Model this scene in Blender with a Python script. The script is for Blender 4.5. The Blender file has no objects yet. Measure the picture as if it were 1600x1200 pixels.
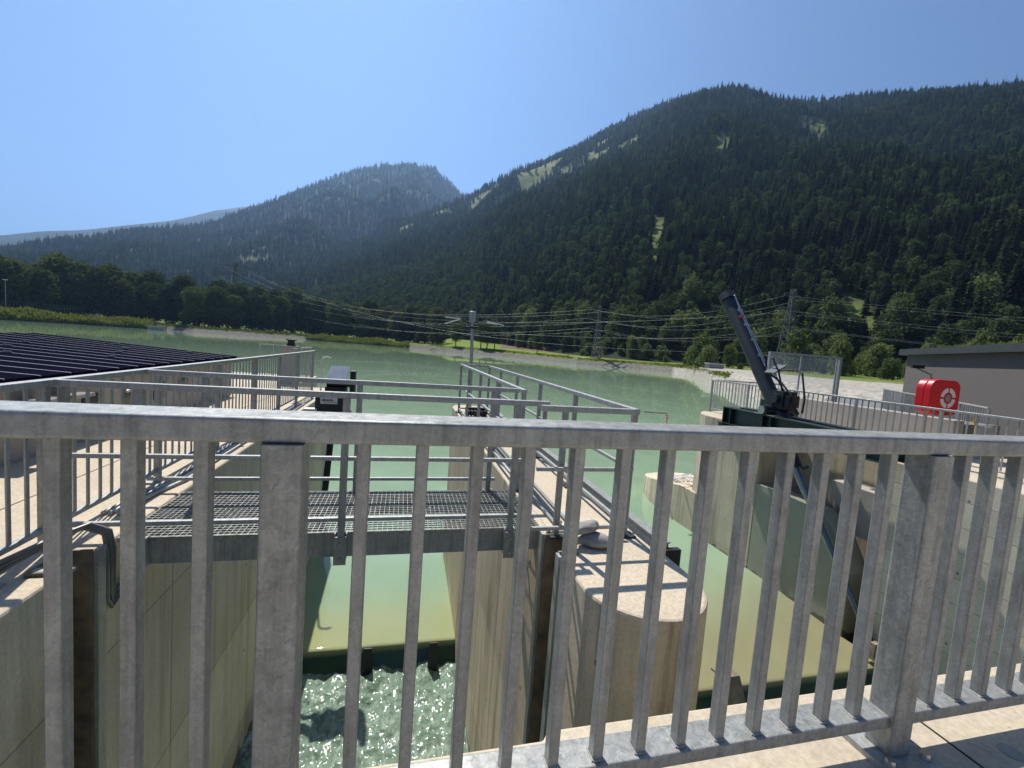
import bpy, bmesh, math, random
from math import sin, cos, pi, radians, sqrt, atan2, tan
from mathutils import Vector, Matrix, noise
random.seed(7)
sc = bpy.context.scene
COL = sc.collection

# ------------------------------------------------------------ camera
F_PX = 691.13
yaw, pitch, roll = radians(13.9853), radians(4.6078), radians(4.2485)
cf = Vector((sin(yaw)*cos(pitch), cos(yaw)*cos(pitch), -sin(pitch)))
r0 = Vector((cos(yaw), -sin(yaw), 0)); u0 = r0.cross(cf)
cr = cos(roll)*r0 + sin(roll)*u0
cu = -sin(roll)*r0 + cos(roll)*u0
cam_d = bpy.data.cameras.new('camera'); cam = bpy.data.objects.new('camera', cam_d); COL.objects.link(cam)
cam_d.sensor_width = 36; cam_d.sensor_fit = 'HORIZONTAL'; cam_d.lens = F_PX/1600*36
cam_d.clip_start = 0.05; cam_d.clip_end = 60000
cam.matrix_world = Matrix(((cr.x, cu.x, -cf.x, 0), (cr.y, cu.y, -cf.y, 0), (cr.z, cu.z, -cf.z, 1.5), (0, 0, 0, 1)))
sc.camera = cam

# ------------------------------------------------------------ sky and sun
SUN_EL, SUN_AZ = radians(54.5), radians(-11.5)      # azimuth from +Y towards +X
world = bpy.data.worlds.new("World"); sc.world = world; world.use_nodes = True
wn = world.node_tree; bg = wn.nodes['Background']
sky = wn.nodes.new('ShaderNodeTexSky'); sky.sky_type = 'NISHITA'; sky.sun_disc = False
sky.sun_elevation = SUN_EL; sky.sun_rotation = SUN_AZ
sky.altitude = 3500; sky.air_density = 1.0; sky.dust_density = 0.05; sky.ozone_density = 5.0
wn.links.new(sky.outputs[0], bg.inputs[0]); bg.inputs[1].default_value = 0.078
sd = bpy.data.lights.new('sun', 'SUN'); sun = bpy.data.objects.new('sun', sd); COL.objects.link(sun)
sd.energy = 4.7; sd.angle = radians(0.53); sd.color = (1.0, 0.95, 0.87)
dirv = Vector((sin(SUN_AZ)*cos(SUN_EL), cos(SUN_AZ)*cos(SUN_EL), sin(SUN_EL)))
sun.rotation_euler = dirv.to_track_quat('Z', 'Y').to_euler(); sun.location = (0, 0, 30)
sc.view_settings.view_transform = 'Standard'; sc.view_settings.look = 'None'
sc.view_settings.gamma = 1; sc.view_settings.use_curve_mapping = False; sc.view_settings.exposure = 0.7
sc.render.engine = 'CYCLES'; sc.cycles.use_denoising = True
sc.cycles.max_bounces = 6; sc.cycles.volume_bounces = 0; sc.cycles.diffuse_bounces = 4
sc.cycles.glossy_bounces = 3; sc.cycles.transparent_max_bounces = 6; sc.cycles.sample_clamp_indirect = 6

# ------------------------------------------------------------ materials
def newmat(name):
    m = bpy.data.materials.new(name); m.use_nodes = True
    nt = m.node_tree; return m, nt, nt.nodes['Principled BSDF']
def N(nt, t, **k):
    n = nt.nodes.new(t)
    for a, b in k.items(): setattr(n, a, b)
    return n
def ramp(nt, stops, src=None, interp='LINEAR'):
    r = N(nt, 'ShaderNodeValToRGB'); e = r.color_ramp.elements; r.color_ramp.interpolation = interp
    while len(e) < len(stops): e.new(0.5)
    for i, (p, c) in enumerate(stops):
        e[i].position = p; e[i].color = (c[0], c[1], c[2], 1) if not isinstance(c, (int, float)) else (c, c, c, 1)
    if src is not None: nt.links.new(src, r.inputs[0])
    return r.outputs[0]
def coords(nt, scale=(1, 1, 1), which='Object'):
    tc = N(nt, 'ShaderNodeTexCoord'); mp = N(nt, 'ShaderNodeMapping'); mp.inputs['Scale'].default_value = scale
    nt.links.new(tc.outputs[which], mp.inputs[0]); return mp.outputs[0]
def wcoords(nt, scale=(1, 1, 1)):
    g = N(nt, 'ShaderNodeNewGeometry'); mp = N(nt, 'ShaderNodeMapping'); mp.inputs['Scale'].default_value = scale
    nt.links.new(g.outputs['Position'], mp.inputs[0]); return mp.outputs[0]
def noi(nt, vec, scale, detail=4, rough=.55):
    n = N(nt, 'ShaderNodeTexNoise'); n.inputs['Scale'].default_value = scale
    n.inputs['Detail'].default_value = detail; n.inputs['Roughness'].default_value = rough
    nt.links.new(vec, n.inputs['Vector']); return n.outputs[0]
def mix(nt, f, a, b, mode='MIX'):
    m = N(nt, 'ShaderNodeMix', data_type='RGBA', blend_type=mode)
    for s, v in ((m.inputs[0], f), (m.inputs[6], a), (m.inputs[7], b)):
        if isinstance(v, (int, float)): s.default_value = v
        elif isinstance(v, tuple): s.default_value = (v[0], v[1], v[2], 1)
        else: nt.links.new(v, s)
    return m.outputs[2]
def bump(nt, b, h, strength, dist):
    n = N(nt, 'ShaderNodeBump'); n.inputs['Strength'].default_value = strength; n.inputs['Distance'].default_value = dist
    nt.links.new(h, n.inputs['Height']); nt.links.new(n.outputs[0], b.inputs['Normal'])
def math_(nt, op, a, b=None, c=None):
    n = N(nt, 'ShaderNodeMath', operation=op)
    for i, v in enumerate((a, b, c)):
        if v is None: continue
        if isinstance(v, (int, float)): n.inputs[i].default_value = v
        else: nt.links.new(v, n.inputs[i])
    return n.outputs[0]

def galv(name, lo, hi, vs, metal=.75, rough=.42, grime=.35):
    m, nt, b = newmat(name); v = wcoords(nt)
    vo = N(nt, 'ShaderNodeTexVoronoi'); vo.inputs['Scale'].default_value = vs
    wob = mix(nt, .06, v, N_out(nt, v, vs*.6)); nt.links.new(wob, vo.inputs['Vector'])
    sep = N(nt, 'ShaderNodeSeparateColor'); nt.links.new(vo.outputs['Color'], sep.inputs[0])
    base = ramp(nt, [(0, (lo*.98, lo, lo*.95)), (1, (hi*.98, hi, hi*.95))], sep.outputs[0])
    n1 = ramp(nt, [(.3, .62), (.62, 1.1)], noi(nt, v, 9, 6, .7))
    c = mix(nt, grime*1.6, base, n1, 'MULTIPLY')
    c = mix(nt, .8, c, ramp(nt, [(.35, .72), (.5, 1.), (.72, 1.22)], noi(nt, wcoords(nt, (26, 26, 2.2)), 1.3, 5, .7)), 'MULTIPLY')
    sp = ramp(nt, [(.60, 1.), (.70, .45)], noi(nt, v, 120, 3, .7))
    c = mix(nt, grime, c, sp, 'MULTIPLY')
    nt.links.new(c, b.inputs['Base Color']); b.inputs['Metallic'].default_value = metal
    r = ramp(nt, [(0, rough-.08), (1, rough+.16)], sep.outputs[1]); nt.links.new(r, b.inputs['Roughness'])
    bump(nt, b, noi(nt, v, 160, 3, .6), .12, .002)
    return m
def N_out(nt, v, s):
    n = N(nt, 'ShaderNodeTexNoise'); n.inputs['Scale'].default_value = s; nt.links.new(v, n.inputs['Vector']); return n.outputs['Color']

def plain(name, col, rough=.6, metal=0., var=.15, scale=6, bmp=0.):
    m, nt, b = newmat(name); v = wcoords(nt)
    f = ramp(nt, [(.3, 1-var), (.7, 1+var)], noi(nt, v, scale, 5))
    c = mix(nt, 1., col, f, 'MULTIPLY'); nt.links.new(c, b.inputs['Base Color'])
    b.inputs['Roughness'].default_value = rough; b.inputs['Metallic'].default_value = metal
    if bmp: bump(nt, b, noi(nt, v, scale*8, 4), bmp, .01)
    return m

def concrete(name, col, streak=.4, stain=(.16, .13, .08), linez=None, liney=None, z0=0., speck=.3, pits=True, tide=None):
    m, nt, b = newmat(name); v = wcoords(nt)
    big = ramp(nt, [(.3, .82), (.7, 1.12)], noi(nt, v, .9, 6, .6))
    fine = ramp(nt, [(.3, 1-speck*.5), (.7, 1+speck*.4)], noi(nt, v, 38, 5, .7))
    c = mix(nt, 1., col, big, 'MULTIPLY'); c = mix(nt, 1., c, fine, 'MULTIPLY')
    if pits:
        vo = N(nt, 'ShaderNodeTexVoronoi'); vo.inputs['Scale'].default_value = 26; nt.links.new(v, vo.inputs['Vector'])
        pm = ramp(nt, [(.05, .45), (.11, 1.)], vo.outputs['Distance'])
        gate = ramp(nt, [(.5, 0.), (.6, 1.)], noi(nt, v, 3.5, 3)); c = mix(nt, gate, c, mix(nt, 1., c, pm, 'MULTIPLY'))
    if streak:
        s = noi(nt, wcoords(nt, (3.4, 3.4, .22)), 1.6, 7, .7)
        sm = ramp(nt, [(.48, 0.), (.68, streak)], s); c = mix(nt, sm, c, stain)
    g = N(nt, 'ShaderNodeNewGeometry'); sx = N(nt, 'ShaderNodeSeparateXYZ'); nt.links.new(g.outputs['Position'], sx.inputs[0])
    if liney or linez:
        py, pz = liney or 1.9, linez or 1.5
        cxy = N(nt, 'ShaderNodeCombineXYZ'); nt.links.new(math_(nt, 'FLOOR', math_(nt, 'DIVIDE', math_(nt, 'ADD', sx.outputs[1], 50.3), py)), cxy.inputs[0])
        nt.links.new(math_(nt, 'FLOOR', math_(nt, 'DIVIDE', math_(nt, 'ADD', sx.outputs[2], 50-z0), pz)), cxy.inputs[1])
        wn_ = N(nt, 'ShaderNodeTexWhiteNoise'); nt.links.new(cxy.outputs[0], wn_.inputs['Vector'])
        c = mix(nt, 1., c, ramp(nt, [(0, .88), (1, 1.08)], wn_.outputs[0]), 'MULTIPLY')
        def off(o, per, k): return math_(nt, 'MULTIPLY', math_(nt, 'SUBTRACT', math_(nt, 'FRACT', math_(nt, 'DIVIDE', math_(nt, 'ADD', o, k), per)), .5), per)
        a_, b2 = off(sx.outputs[1], 1.3, 50.3), off(sx.outputs[2], 1.2, 50.2)
        dd = math_(nt, 'SQRT', math_(nt, 'ADD', math_(nt, 'MULTIPLY', a_, a_), math_(nt, 'MULTIPLY', b2, b2)))
        c = mix(nt, math_(nt, 'MULTIPLY', math_(nt, 'LESS_THAN', dd, .022), .7), c, (.07, .06, .05))
        ed = ramp(nt, [(.0, .22), (.14, 0.)], math_(nt, 'SUBTRACT', 0., math_(nt, 'MULTIPLY', b2, 1.))) if False else None
    def lines(o, per, off, w):
        t = math_(nt, 'FRACT', math_(nt, 'DIVIDE', math_(nt, 'ADD', o, off), per))
        return math_(nt, 'LESS_THAN', t, w/per)
    if linez: c = mix(nt, math_(nt, 'MULTIPLY', lines(sx.outputs[2], linez, 50-z0, .016), .4), c, (.06, .055, .045))
    if liney: c = mix(nt, math_(nt, 'MULTIPLY', lines(sx.outputs[1], liney, 50.3, .016), .6), c, (.09, .08, .06))
    if tide is not None:       # damp algae band just above the water line
        zz = math_(nt, 'ADD', sx.outputs[2], math_(nt, 'MULTIPLY', noi(nt, v, 2.5, 4), .5))
        tm = math_(nt, 'MULTIPLY', math_(nt, 'LESS_THAN', zz, tide), .7); c = mix(nt, tm, c, (.06, .06, .035))
    nt.links.new(c, b.inputs['Base Color']); b.inputs['Roughness'].default_value = .88
    bump(nt, b, noi(nt, v, 45, 6, .7), .35, .006)
    return m

M_gal = galv('galvanised_steel', .29, .36, 90, metal=.3, grime=.36)
M_galbig = galv('galvanised_steel_spangled', .26, .36, 75, metal=.3, grime=.28)
M_gal2 = galv('galvanised_steel_weathered', .34, .43, 90, metal=.25, rough=.46, grime=.3)
M_weld = plain('weld_bead', (.5, .49, .46), .5, .3, .4, 200, .5)
M_grate = galv('galvanised_grating', .28, .38, 60, rough=.4, grime=.1)
M_ctop = concrete('concrete_deck', (.53, .445, .325), streak=.0, speck=.55)
M_cslab = concrete('concrete_slab', (.52, .445, .335), streak=.0, speck=.4)
M_cwallL = concrete('concrete_wall_old', (.60, .535, .40), streak=.4, stain=(.13, .115, .075), liney=2.6, linez=1.5, z0=-.3, tide=-3.9)
M_cpier = concrete('concrete_pier', (.60, .50, .36), streak=.75, stain=(.17, .115, .065), liney=2.55, tide=-3.95)
M_cwallR = concrete('concrete_wall_right', (.52, .45, .33), streak=.5, stain=(.12, .11, .08), linez=None, liney=1.9, tide=-3.4)
M_cpanel = concrete('concrete_board_marked', (.62, .55, .42), streak=.35, stain=(.14, .12, .08), linez=.42, tide=-3.4)
M_cpar = concrete('concrete_parapet', (.36, .34, .30), streak=.15, liney=3.)
M_wet = concrete('concrete_wet', (.26, .26, .20), streak=.6, stain=(.27, .29, .235), speck=.2, tide=-3.5)
M_wet.node_tree.nodes['Principled BSDF'].inputs['Roughness'].default_value = .35
M_dark = plain('blue_black_paint', (.014, .021, .026), .42, .0, .2)
M_beam = plain('dark_green_paint', (.016, .03, .030), .45, .0, .2)
M_black = plain('black_rubber', (.012, .012, .013), .5)
M_chrome = plain('chromed_rod', (.16, .19, .24), .3, 1., .05)
M_steel = plain('bare_steel', (.5, .5, .5), .3, .9, .1)
M_cable = plain('grey_conduit', (.18, .18, .17), .45, .3, .2)
M_groove = plain('rusty_channel', (.24, .19, .13), .75, .2, .5, 5, .2)
M_red = plain('red_plastic', (.62, .012, .018), .33, 0., .06)
M_white = plain('white_film', (.75, .72, .70), .5, 0., .04)
M_stone = plain('river_stone', (.27, .265, .25), .8, 0., .3, 14, .4)
M_render = plain('grey_render', (.11, .10, .093), .95, 0., .07, 30, .35)
M_fascia = plain('anthracite_fascia', (.05, .06, .066), .5, .3, .1)
M_pv = plain('solar_panel', (.006, .007, .016), .6, 0., .1)
M_pv.node_tree.nodes['Principled BSDF'].inputs['Specular IOR Level'].default_value = 0.
M_pvrail = plain('aluminium_rail', (.2, .2, .23), .5, .3, .1)
M_winglass = plain('dark_window', (.01, .011, .012), .15)
M_yellow = plain('yellow_hose', (.6, .42, .03), .5)
M_asph = plain('grey_asphalt', (.16, .16, .155), .9, 0., .15, 20)
M_trunk = plain('bark', (.06, .045, .032), .9, 0., .3, 8)
M_orange = plain('orange_print', (.75, .28, .05), .5)
M_ink = plain('black_print', (.02, .02, .02), .5)
M_mesh = plain('fence_wire', (.18, .21, .2), .6, .5)
M_wire = plain('conductor', (.42, .43, .40), .5, .3)
M_pyl = plain('pylon_steel', (.11, .115, .10), .6, .2)
m, nt, b = newmat('clear_pane'); b.inputs['Base Color'].default_value = (.75, .85, .85, 1); b.inputs['Roughness'].default_value = .03
b.inputs['Alpha'].default_value = .22; b.inputs['IOR'].default_value = 1.45; M_glass = m; b.inputs['Alpha'].default_value = .12

def foliage(name, c1, c2, trans=.35):
    m = bpy.data.materials.new(name); m.use_nodes = True; nt = m.node_tree; nt.nodes.clear()
    out = N(nt, 'ShaderNodeOutputMaterial'); oi = N(nt, 'ShaderNodeObjectInfo')
    ge = N(nt, 'ShaderNodeNewGeometry')
    rnd = ramp(nt, [(0, c1), (1, c2)], math_(nt, 'ADD', math_(nt, 'MULTIPLY', oi.outputs['Random'], .65), math_(nt, 'MULTIPLY', ge.outputs['Random Per Island'], .35)))
    d = N(nt, 'ShaderNodeBsdfDiffuse'); t = N(nt, 'ShaderNodeBsdfTranslucent'); mx = N(nt, 'ShaderNodeMixShader'); mx.inputs[0].default_value = trans
    nt.links.new(rnd, d.inputs[0]); nt.links.new(mix(nt, 1., rnd, (1.2, 1.25, .6), 'MULTIPLY'), t.inputs[0])
    nt.links.new(d.outputs[0], mx.inputs[1]); nt.links.new(t.outputs[0], mx.inputs[2]); nt.links.new(mx.outputs[0], out.inputs[0])
    return m
M_con = foliage('conifer_needles', (.012, .021, .021), (.052, .072, .050), .35)
M_dec = foliage('broad_leaves', (.028, .045, .026), (.085, .115, .06), .4)
M_decdark = foliage('broad_leaves_dark', (.022, .036, .016), (.12, .15, .055), .3)
M_shrub = foliage('light_leaves', (.06, .085, .04), (.17, .20, .10), .4)
M_reed = foliage('reeds', (.09, .125, .035), (.20, .22, .07), .4)

# ------------------------------------------------------------ mesh helpers
class MB:
    def __init__(s): s.v = []; s.f = []; s.cols = None
    def add(s, vs, fs):
        o = len(s.v); s.v += [tuple(p) for p in vs]; s.f += [tuple(i+o for i in f) for f in fs]; return s
    def box(s, x0, x1, y0, y1, z0, z1):
        return s.add([(x0,y0,z0),(x1,y0,z0),(x1,y1,z0),(x0,y1,z0),(x0,y0,z1),(x1,y0,z1),(x1,y1,z1),(x0,y1,z1)],
                     [(0,3,2,1),(4,5,6,7),(0,1,5,4),(1,2,6,5),(2,3,7,6),(3,0,4,7)])
    def beam(s, p, q, w, h, r=.006, up=(0, 0, 1), seg=3):
        p, q = Vector(p), Vector(q); d = (q-p).normalized(); up = Vector(up)
        if abs(d.dot(up)) > .99: up = Vector((0, 1, 0))
        sx = d.cross(up).normalized(); sy = sx.cross(d).normalized()
        pr = []
        for cx, cy, a0 in ((w/2-r, h/2-r, 0), (-w/2+r, h/2-r, 90), (-w/2+r, -h/2+r, 180), (w/2-r, -h/2+r, 270)):
            for k in range(seg+1):
                a = radians(a0+90*k/seg); pr.append((cx+r*cos(a), cy+r*sin(a)))
        n = len(pr); vs = [p+sx*a+sy*b_ for a, b_ in pr]+[q+sx*a+sy*b_ for a, b_ in pr]
        fs = [(i, (i+1) % n, n+(i+1) % n, n+i) for i in range(n)]
        fs.append(tuple(range(n-1, -1, -1))); fs.append(tuple(range(n, 2*n)))
        return s.add(vs, fs)
    def cyl(s, p, q, r1, r2=None, n=14, cap=True):
        r2 = r1 if r2 is None else r2; p, q = Vector(p), Vector(q); d = (q-p).normalized()
        a = d.orthogonal().normalized(); c = d.cross(a)
        vs = [p+(a*cos(2*pi*i/n)+c*sin(2*pi*i/n))*r1 for i in range(n)]+[q+(a*cos(2*pi*i/n)+c*sin(2*pi*i/n))*r2 for i in range(n)]
        fs = [(i, (i+1) % n, n+(i+1) % n, n+i) for i in range(n)]
        if cap: fs += [tuple(range(n-1, -1, -1)), tuple(range(n, 2*n))]
        return s.add(vs, fs)
    def tube(s, pts, r, n=8):
        pts = [Vector(p) for p in pts]; vs = []; a = None
        for i, p in enumerate(pts):
            d = (pts[min(i+1, len(pts)-1)]-pts[max(i-1, 0)]).normalized()
            a = d.orthogonal().normalized() if a is None else (a-d*a.dot(d)).normalized()
            c = d.cross(a); vs += [p+(a*cos(2*pi*k/n)+c*sin(2*pi*k/n))*r for k in range(n)]
        fs = [(i*n+k, i*n+(k+1) % n, (i+1)*n+(k+1) % n, (i+1)*n+k) for i in range(len(pts)-1) for k in range(n)]
        fs += [tuple(range(n-1, -1, -1)), tuple(range((len(pts)-1)*n, len(pts)*n))]
        return s.add(vs, fs)
    def prism(s, poly, z0, z1):        # polygon in xy, ccw
        n = len(poly); vs = [(x, y, z0) for x, y in poly]+[(x, y, z1 if not callable(z1) else z1(x, y)) for x, y in poly]
        return s.add(vs, [tuple(range(n-1, -1, -1)), tuple(range(n, 2*n))]+[(i, (i+1) % n, n+(i+1) % n, n+i) for i in range(n)])
    def prismx(s, poly, x0, x1):       # polygon in yz
        n = len(poly); vs = [(x0, y, z) for y, z in poly]+[(x1, y, z) for y, z in poly]
        return s.add(vs, [tuple(range(n)), tuple(range(2*n-1, n-1, -1))]+[(i, n+i, n+(i+1) % n, (i+1) % n) for i in range(n)])
    def build(s, name, mat, parent=None, smooth=False, recalc=True):
        me = bpy.data.meshes.new(name); me.from_pydata(s.v, [], s.f)
        if recalc:
            bm = bmesh.new(); bm.from_mesh(me); bmesh.ops.recalc_face_normals(bm, faces=bm.faces); bm.to_mesh(me); bm.free()
        me.materials.append(mat)
        if smooth:
            me.polygons.foreach_set('use_smooth', [True]*len(me.polygons))
        o = bpy.data.objects.new(name, me); COL.objects.link(o)
        if parent is not None:
            o.parent = parent; w = Vector(parent.location); p = parent.parent
            while p is not None: w += Vector(p.location); p = p.parent
            if parent.type == 'EMPTY': o.location = -w
        return o
def tag(o, label, cat, group=None, kind=None):
    if label: o['label'] = label
    if cat: o['category'] = cat
    if group: o['group'] = group
    if kind: o['kind'] = kind
    return o
def thing(name, label, cat, loc, group=None):
    o = bpy.data.objects.new(name, None); COL.objects.link(o); o.location = loc; o.empty_display_size = .2
    return tag(o, label, cat, group)
def structure(o): o['kind'] = 'structure'; return o
def bevel(o, w, seg=2):
    md = o.modifiers.new('bevel', 'BEVEL'); md.width = w; md.segments = seg; md.limit_method = 'ANGLE'; md.angle_limit = radians(40); return o
def interp(tab, x):
    if x <= tab[0][0]: return tab[0][1]
    for (a, va), (b_, vb) in zip(tab, tab[1:]):
        if x <= b_: t = (x-a)/(b_-a); return va+(vb-va)*t
    return tab[-1][1]
def sm(t): t = max(0., min(1., t)); return t*t*(3-2*t)

# ------------------------------------------------------------ terrain: polar sheets about the dam
WATER_Z, TAIL_Z = -3.72, -4.25
SHORE = [(-180, 300), (-90, 340), (-60, 400), (-35.3, 372), (-31.5, 380), (-25.5, 385), (-22, 352), (-16.3, 355), (-11, 375), (-5.4, 352), (.7, 335), (5.5, 270),
         (13.7, 250), (22, 205), (30, 208), (35.2, 190), (37.8, 119), (42, 84), (50, 62), (60, 50), (75, 42), (100, 40), (180, 60)]
BANKTOP = [(-40, -.6), (-22, -.9), (-16, -.8), (-5, -1.), (5, -1.2), (14, -1.2), (22, -1.6), (30, -1.4), (36, -1.3), (42, -1.5), (60, -1.6), (90, -1.2)]
def valley_z(az, r):
    R = interp(SHORE, az); zt = interp(BANKTOP, az); d = r-R
    if d < 0: return WATER_Z+max(-3.5, d*.5)
    w = 7.
    z = WATER_Z+(zt-WATER_Z)*min(1, d/w)
    if d > w:
        z += min(d-w, 900)*interp([(3, .016), (6, .05), (13, .048), (21, .016), (34, .02), (40, .012)], az)
        z += min(d-w, 6)*.15
    return z
def ring_grid(azs, rs_of, zf, cf_=None):
    m = MB(); cols = []
    nr = None
    for a in azs:
        rr = rs_of(a); nr = len(rr)
        for r in rr:
            x, y = r*sin(radians(a)), r*cos(radians(a)); m.v.append((x, y, zf(a, r)))
            if cf_: cols.append(cf_(a, r, x, y))
    for i in range(len(azs)-1):
        for j in range(nr-1):
            m.f.append((i*nr+j, (i+1)*nr+j, (i+1)*nr+j+1, i*nr+j+1))
    m.cols = cols; return m
def with_cols(o, cols):
    ca = o.data.color_attributes.new('Col', 'FLOAT_COLOR', 'POINT')
    ca.data.foreach_set('color', [c for q in cols for c in (q[0], q[1], q[2], 1.)])
def colmat(name, rough=.95, gscale=.4, lo=.65, hi=1.35, extra=None):
    m, nt, b = newmat(name); at = N(nt, 'ShaderNodeVertexColor'); at.layer_name = 'Col'; v = wcoords(nt)
    f = ramp(nt, [(.3, lo), (.7, hi)], noi(nt, v, gscale, 8, .75)); c = mix(nt, 1., at.outputs[0], f, 'MULTIPLY')
    if extra: c = extra(nt, v, c)
    nt.links.new(c, b.inputs['Base Color']); b.inputs['Roughness'].default_value = rough; b.inputs['Specular IOR Level'].default_value = .1
    return m
def valley_col(az, r, x, y):
    R = interp(SHORE, az); d = r-R; n = noise.noise(Vector((x*.05, y*.05, 3)))
    gravel = (.165, .155, .13) if az < 34 else (.36, .33, .28); grass = (.12, .165, .03); dry = (.17, .17, .06)
    if az > 36 and d < 62+n*14: return gravel
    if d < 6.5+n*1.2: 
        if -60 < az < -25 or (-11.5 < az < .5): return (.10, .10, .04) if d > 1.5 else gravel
        return gravel
    if 12.2 < az < 21.5 and 34+ (az-12)*2.0 < d < 95: return (.15, .105, .075)      # ploughed field
    if 4 < az < 24: 
        if 20 < az < 23 and 10 < d < 26: return (.3, .26, .2)
        return (.15, .20, .03)
    return dry if n > .1 else grass
azs = [-180, -150, -120, -100, -80, -70, -60, -55, -50, -46]+[-44+.4*i for i in range(int(114/.4)+1)]+[75, 80, 90, 100, 120, 150, 180]
def rs_v(a):
    R = interp(SHORE, a)
    return [R*.3, R-12, R-4, R-1, R, R+1.5, R+3, R+5, R+6, R+7, R+9, R+10.5, R+12, R+15]+[R+15+5*k for k in range(1, 20)]+[R+130, R+180, R+260, R+400, R+700, R+1200, R+2500, 16000]
g = ring_grid(azs, rs_v, valley_z, valley_col)
g.v.append((0, 0, -7.2)); ci = len(g.v)-1; g.cols.append((.1, .1, .08)); nr_ = len(rs_v(0))
for i in range(len(azs)-1): g.f.append((ci, (i+1)*nr_, i*nr_))
ground = g.build('ground', colmat('valley_ground', gscale=1.1, lo=.35, hi=1.6), recalc=False); with_cols(ground, g.cols); structure(ground)

SIL_A = [(-40, 2.0), (-25, 3.6), (-17.7, 6.06), (-14.6, 7.41), (-10.1, 9.51), (-7.4, 10.91), (-3.8, 12.57), (-1.7, 14.09), (.6, 15.32), (3.6, 16.9), (7.4, 18.58), (8.9, 19.56), (12, 21.38),
         (15.9, 22.55), (19.7, 24.18), (23.4, 26.07), (27, 27.47), (30.5, 28.54), (34, 28.97), (37.3, 28.82), (39.9, 28.26), (41.9, 27.45), (45.4, 26.81), (49.2, 26.37), (53.6, 25.6), (56.2, 25.0), (58.7, 24.5), (60.2, 24.3), (70, 23), (100, 20)]
SIL_B = [(-60, 2), (-45, 3.2), (-35.3, 5.17), (-32.3, 6.62), (-29.4, 7.65), (-27.2, 8.55), (-22.2, 10.11), (-20.1, 11.07), (-17.8, 12.51), (-16.6, 13.2), (-14.2, 14.68), (-11, 16.62), (-9.1, 17.67), (-6.3, 18.9), (-3.5, 19.92),
         (-.5, 20.51), (2.5, 20.55), (4.2, 19.4), (5.8, 18.35), (7, 17.99), (9.2, 16.41), (14, 14), (30, 11)]
SIL_C = [(-60, 4), (-45, 5), (-35.2, 6.15), (-33.1, 6.98), (-30.7, 7.64), (-27.2, 8.9), (-23.8, 10.08), (-20.6, 11.7), (-18.4, 12.51), (-14.8, 13.71), (-11.7, 15.52), (-5, 15), (10, 13)]
R0A = [(-40, 900), (-17, 640), (-5, 520), (5, 420), (14, 330), (21, 278), (27, 250), (60, 245), (70, 230), (100, 230)]
R1A = [(-40, 1900), (-17, 1900), (0, 1800), (12, 1700), (25, 1550), (40, 1450), (70, 1450), (100, 1500)]
R0B = [(-60, 900), (0, 1000), (20, 1500)]
R1B = [(-60, 2300), (-35, 2400), (-20, 2900), (-5, 3500), (10, 3700), (30, 3700)]
def hill_fn(SIL, R0, R1, treeh, namp, seed, pw=1.0):
    def z(az, r):
        r0_, r1_ = interp(R0, az), interp(R1, az); H = r1_*tan(radians(interp(SIL, az)))-treeh+1.5
        t = (r-r0_)/(r1_-r0_); x, y = r*sin(radians(az)), r*cos(radians(az))
        base = interp([(0, 0), (1, 1)], t) if t > 0 else t*.3
        if t > 1: base = 1-(t-1)*1.2
        env = max(0, min(1, t*3))*max(0., min(1, (1.02-t)*3.5))
        n = noise.fractal(Vector((x/260+seed, y/260, seed)), 1., 2.1, 5)+.6*(1-2*abs(noise.noise(Vector((x/420, y/420+seed, 5)))))-.35
        gul = 0
        return 1.5+H*max(base, -.2)+env*H*namp*n
    return z
zA = hill_fn(SIL_A, R0A, R1A, 26, .06, 3.3)
zB = hill_fn(SIL_B, R0B, R1B, 20, .07, 9.1)
zC = hill_fn(SIL_C, [(-60, 4300)], [(-60, 6300)], 0, .05, 4.4)
def clearA(az, r):
    t = (r-interp(R0A, az))/(interp(R1A, az)-interp(R0A, az)); x, y = r*sin(radians(az)), r*cos(radians(az))
    n = noise.fractal(Vector((x/90, y/90, 1.7)), 1., 2, 4)
    c = 0.
    for (a0, t0, wa, wt) in ((5.2, .93, 1.6, .05), (3.6, .87, 1.8, .06), (7.5, .80, 1.2, .09), (21.5, .72, 2.5, .08), (23, .85, 1.6, .06), (17.5, .86, 1.5, .06), (45.3, .62, 1.4, .07), (44.6, .50, .7, .07), (36, .70, 1.6, .05), (25.5, .63, 1.5, .07), (19, .68, 2.2, .10), (15, .80, 3, .13), (30, .16, 1.3, .05), (36.5, .36, 1.2, .04),
                             (58, .38, .8, .05), (2, .92, 2.6, .06), (-.5, .82, 2, .05), (5, .7, 3, .05), (50.5, .05, 1.5, .03), (53, .035, 2, .015), (8, .88, 2, .08), (12, .95, 3, .06)):
        q = ((az-a0)/wa)**2+((t-t0)/wt)**2
        c = max(c, 1-q+n*.9)
    return c
def colA(az, r, x, y):
    t = sm((clearA(az, r)+.05)/.5); return (.022+.11*t, .032+.125*t, .014+.03*t)
def colB(az, r, x, y):
    n = noise.fractal(Vector((x/200, y/200, 7)), 1., 2, 4)
    return (.09, .11, .05) if n > .55 else (.025, .035, .018)
def steps(a, b_, n, p=1.): return [a+(b_-a)*(k/n)**p for k in range(n+1)]
hm = colmat('hill_ground', gscale=.05, lo=.6, hi=1.4)
def mk_hill(name, az0, az1, da, R0, R1, zf, colf, n=46):
    az_ = [az0+da*i for i in range(int((az1-az0)/da)+1)]
    def rs(a):
        r0_, r1_ = interp(R0, a), interp(R1, a); return [r0_-120, r0_-12]+steps(r0_, r1_, n, 1.25)+[r1_+60, r1_+200, r1_+600]
    g = ring_grid(az_, rs, zf, colf); o = g.build(name, hm, smooth=True, recalc=False); with_cols(o, g.cols); return structure(o)
mk_hill('hillside', -40, 100, .7, R0A, R1A, zA, colA)
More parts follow.
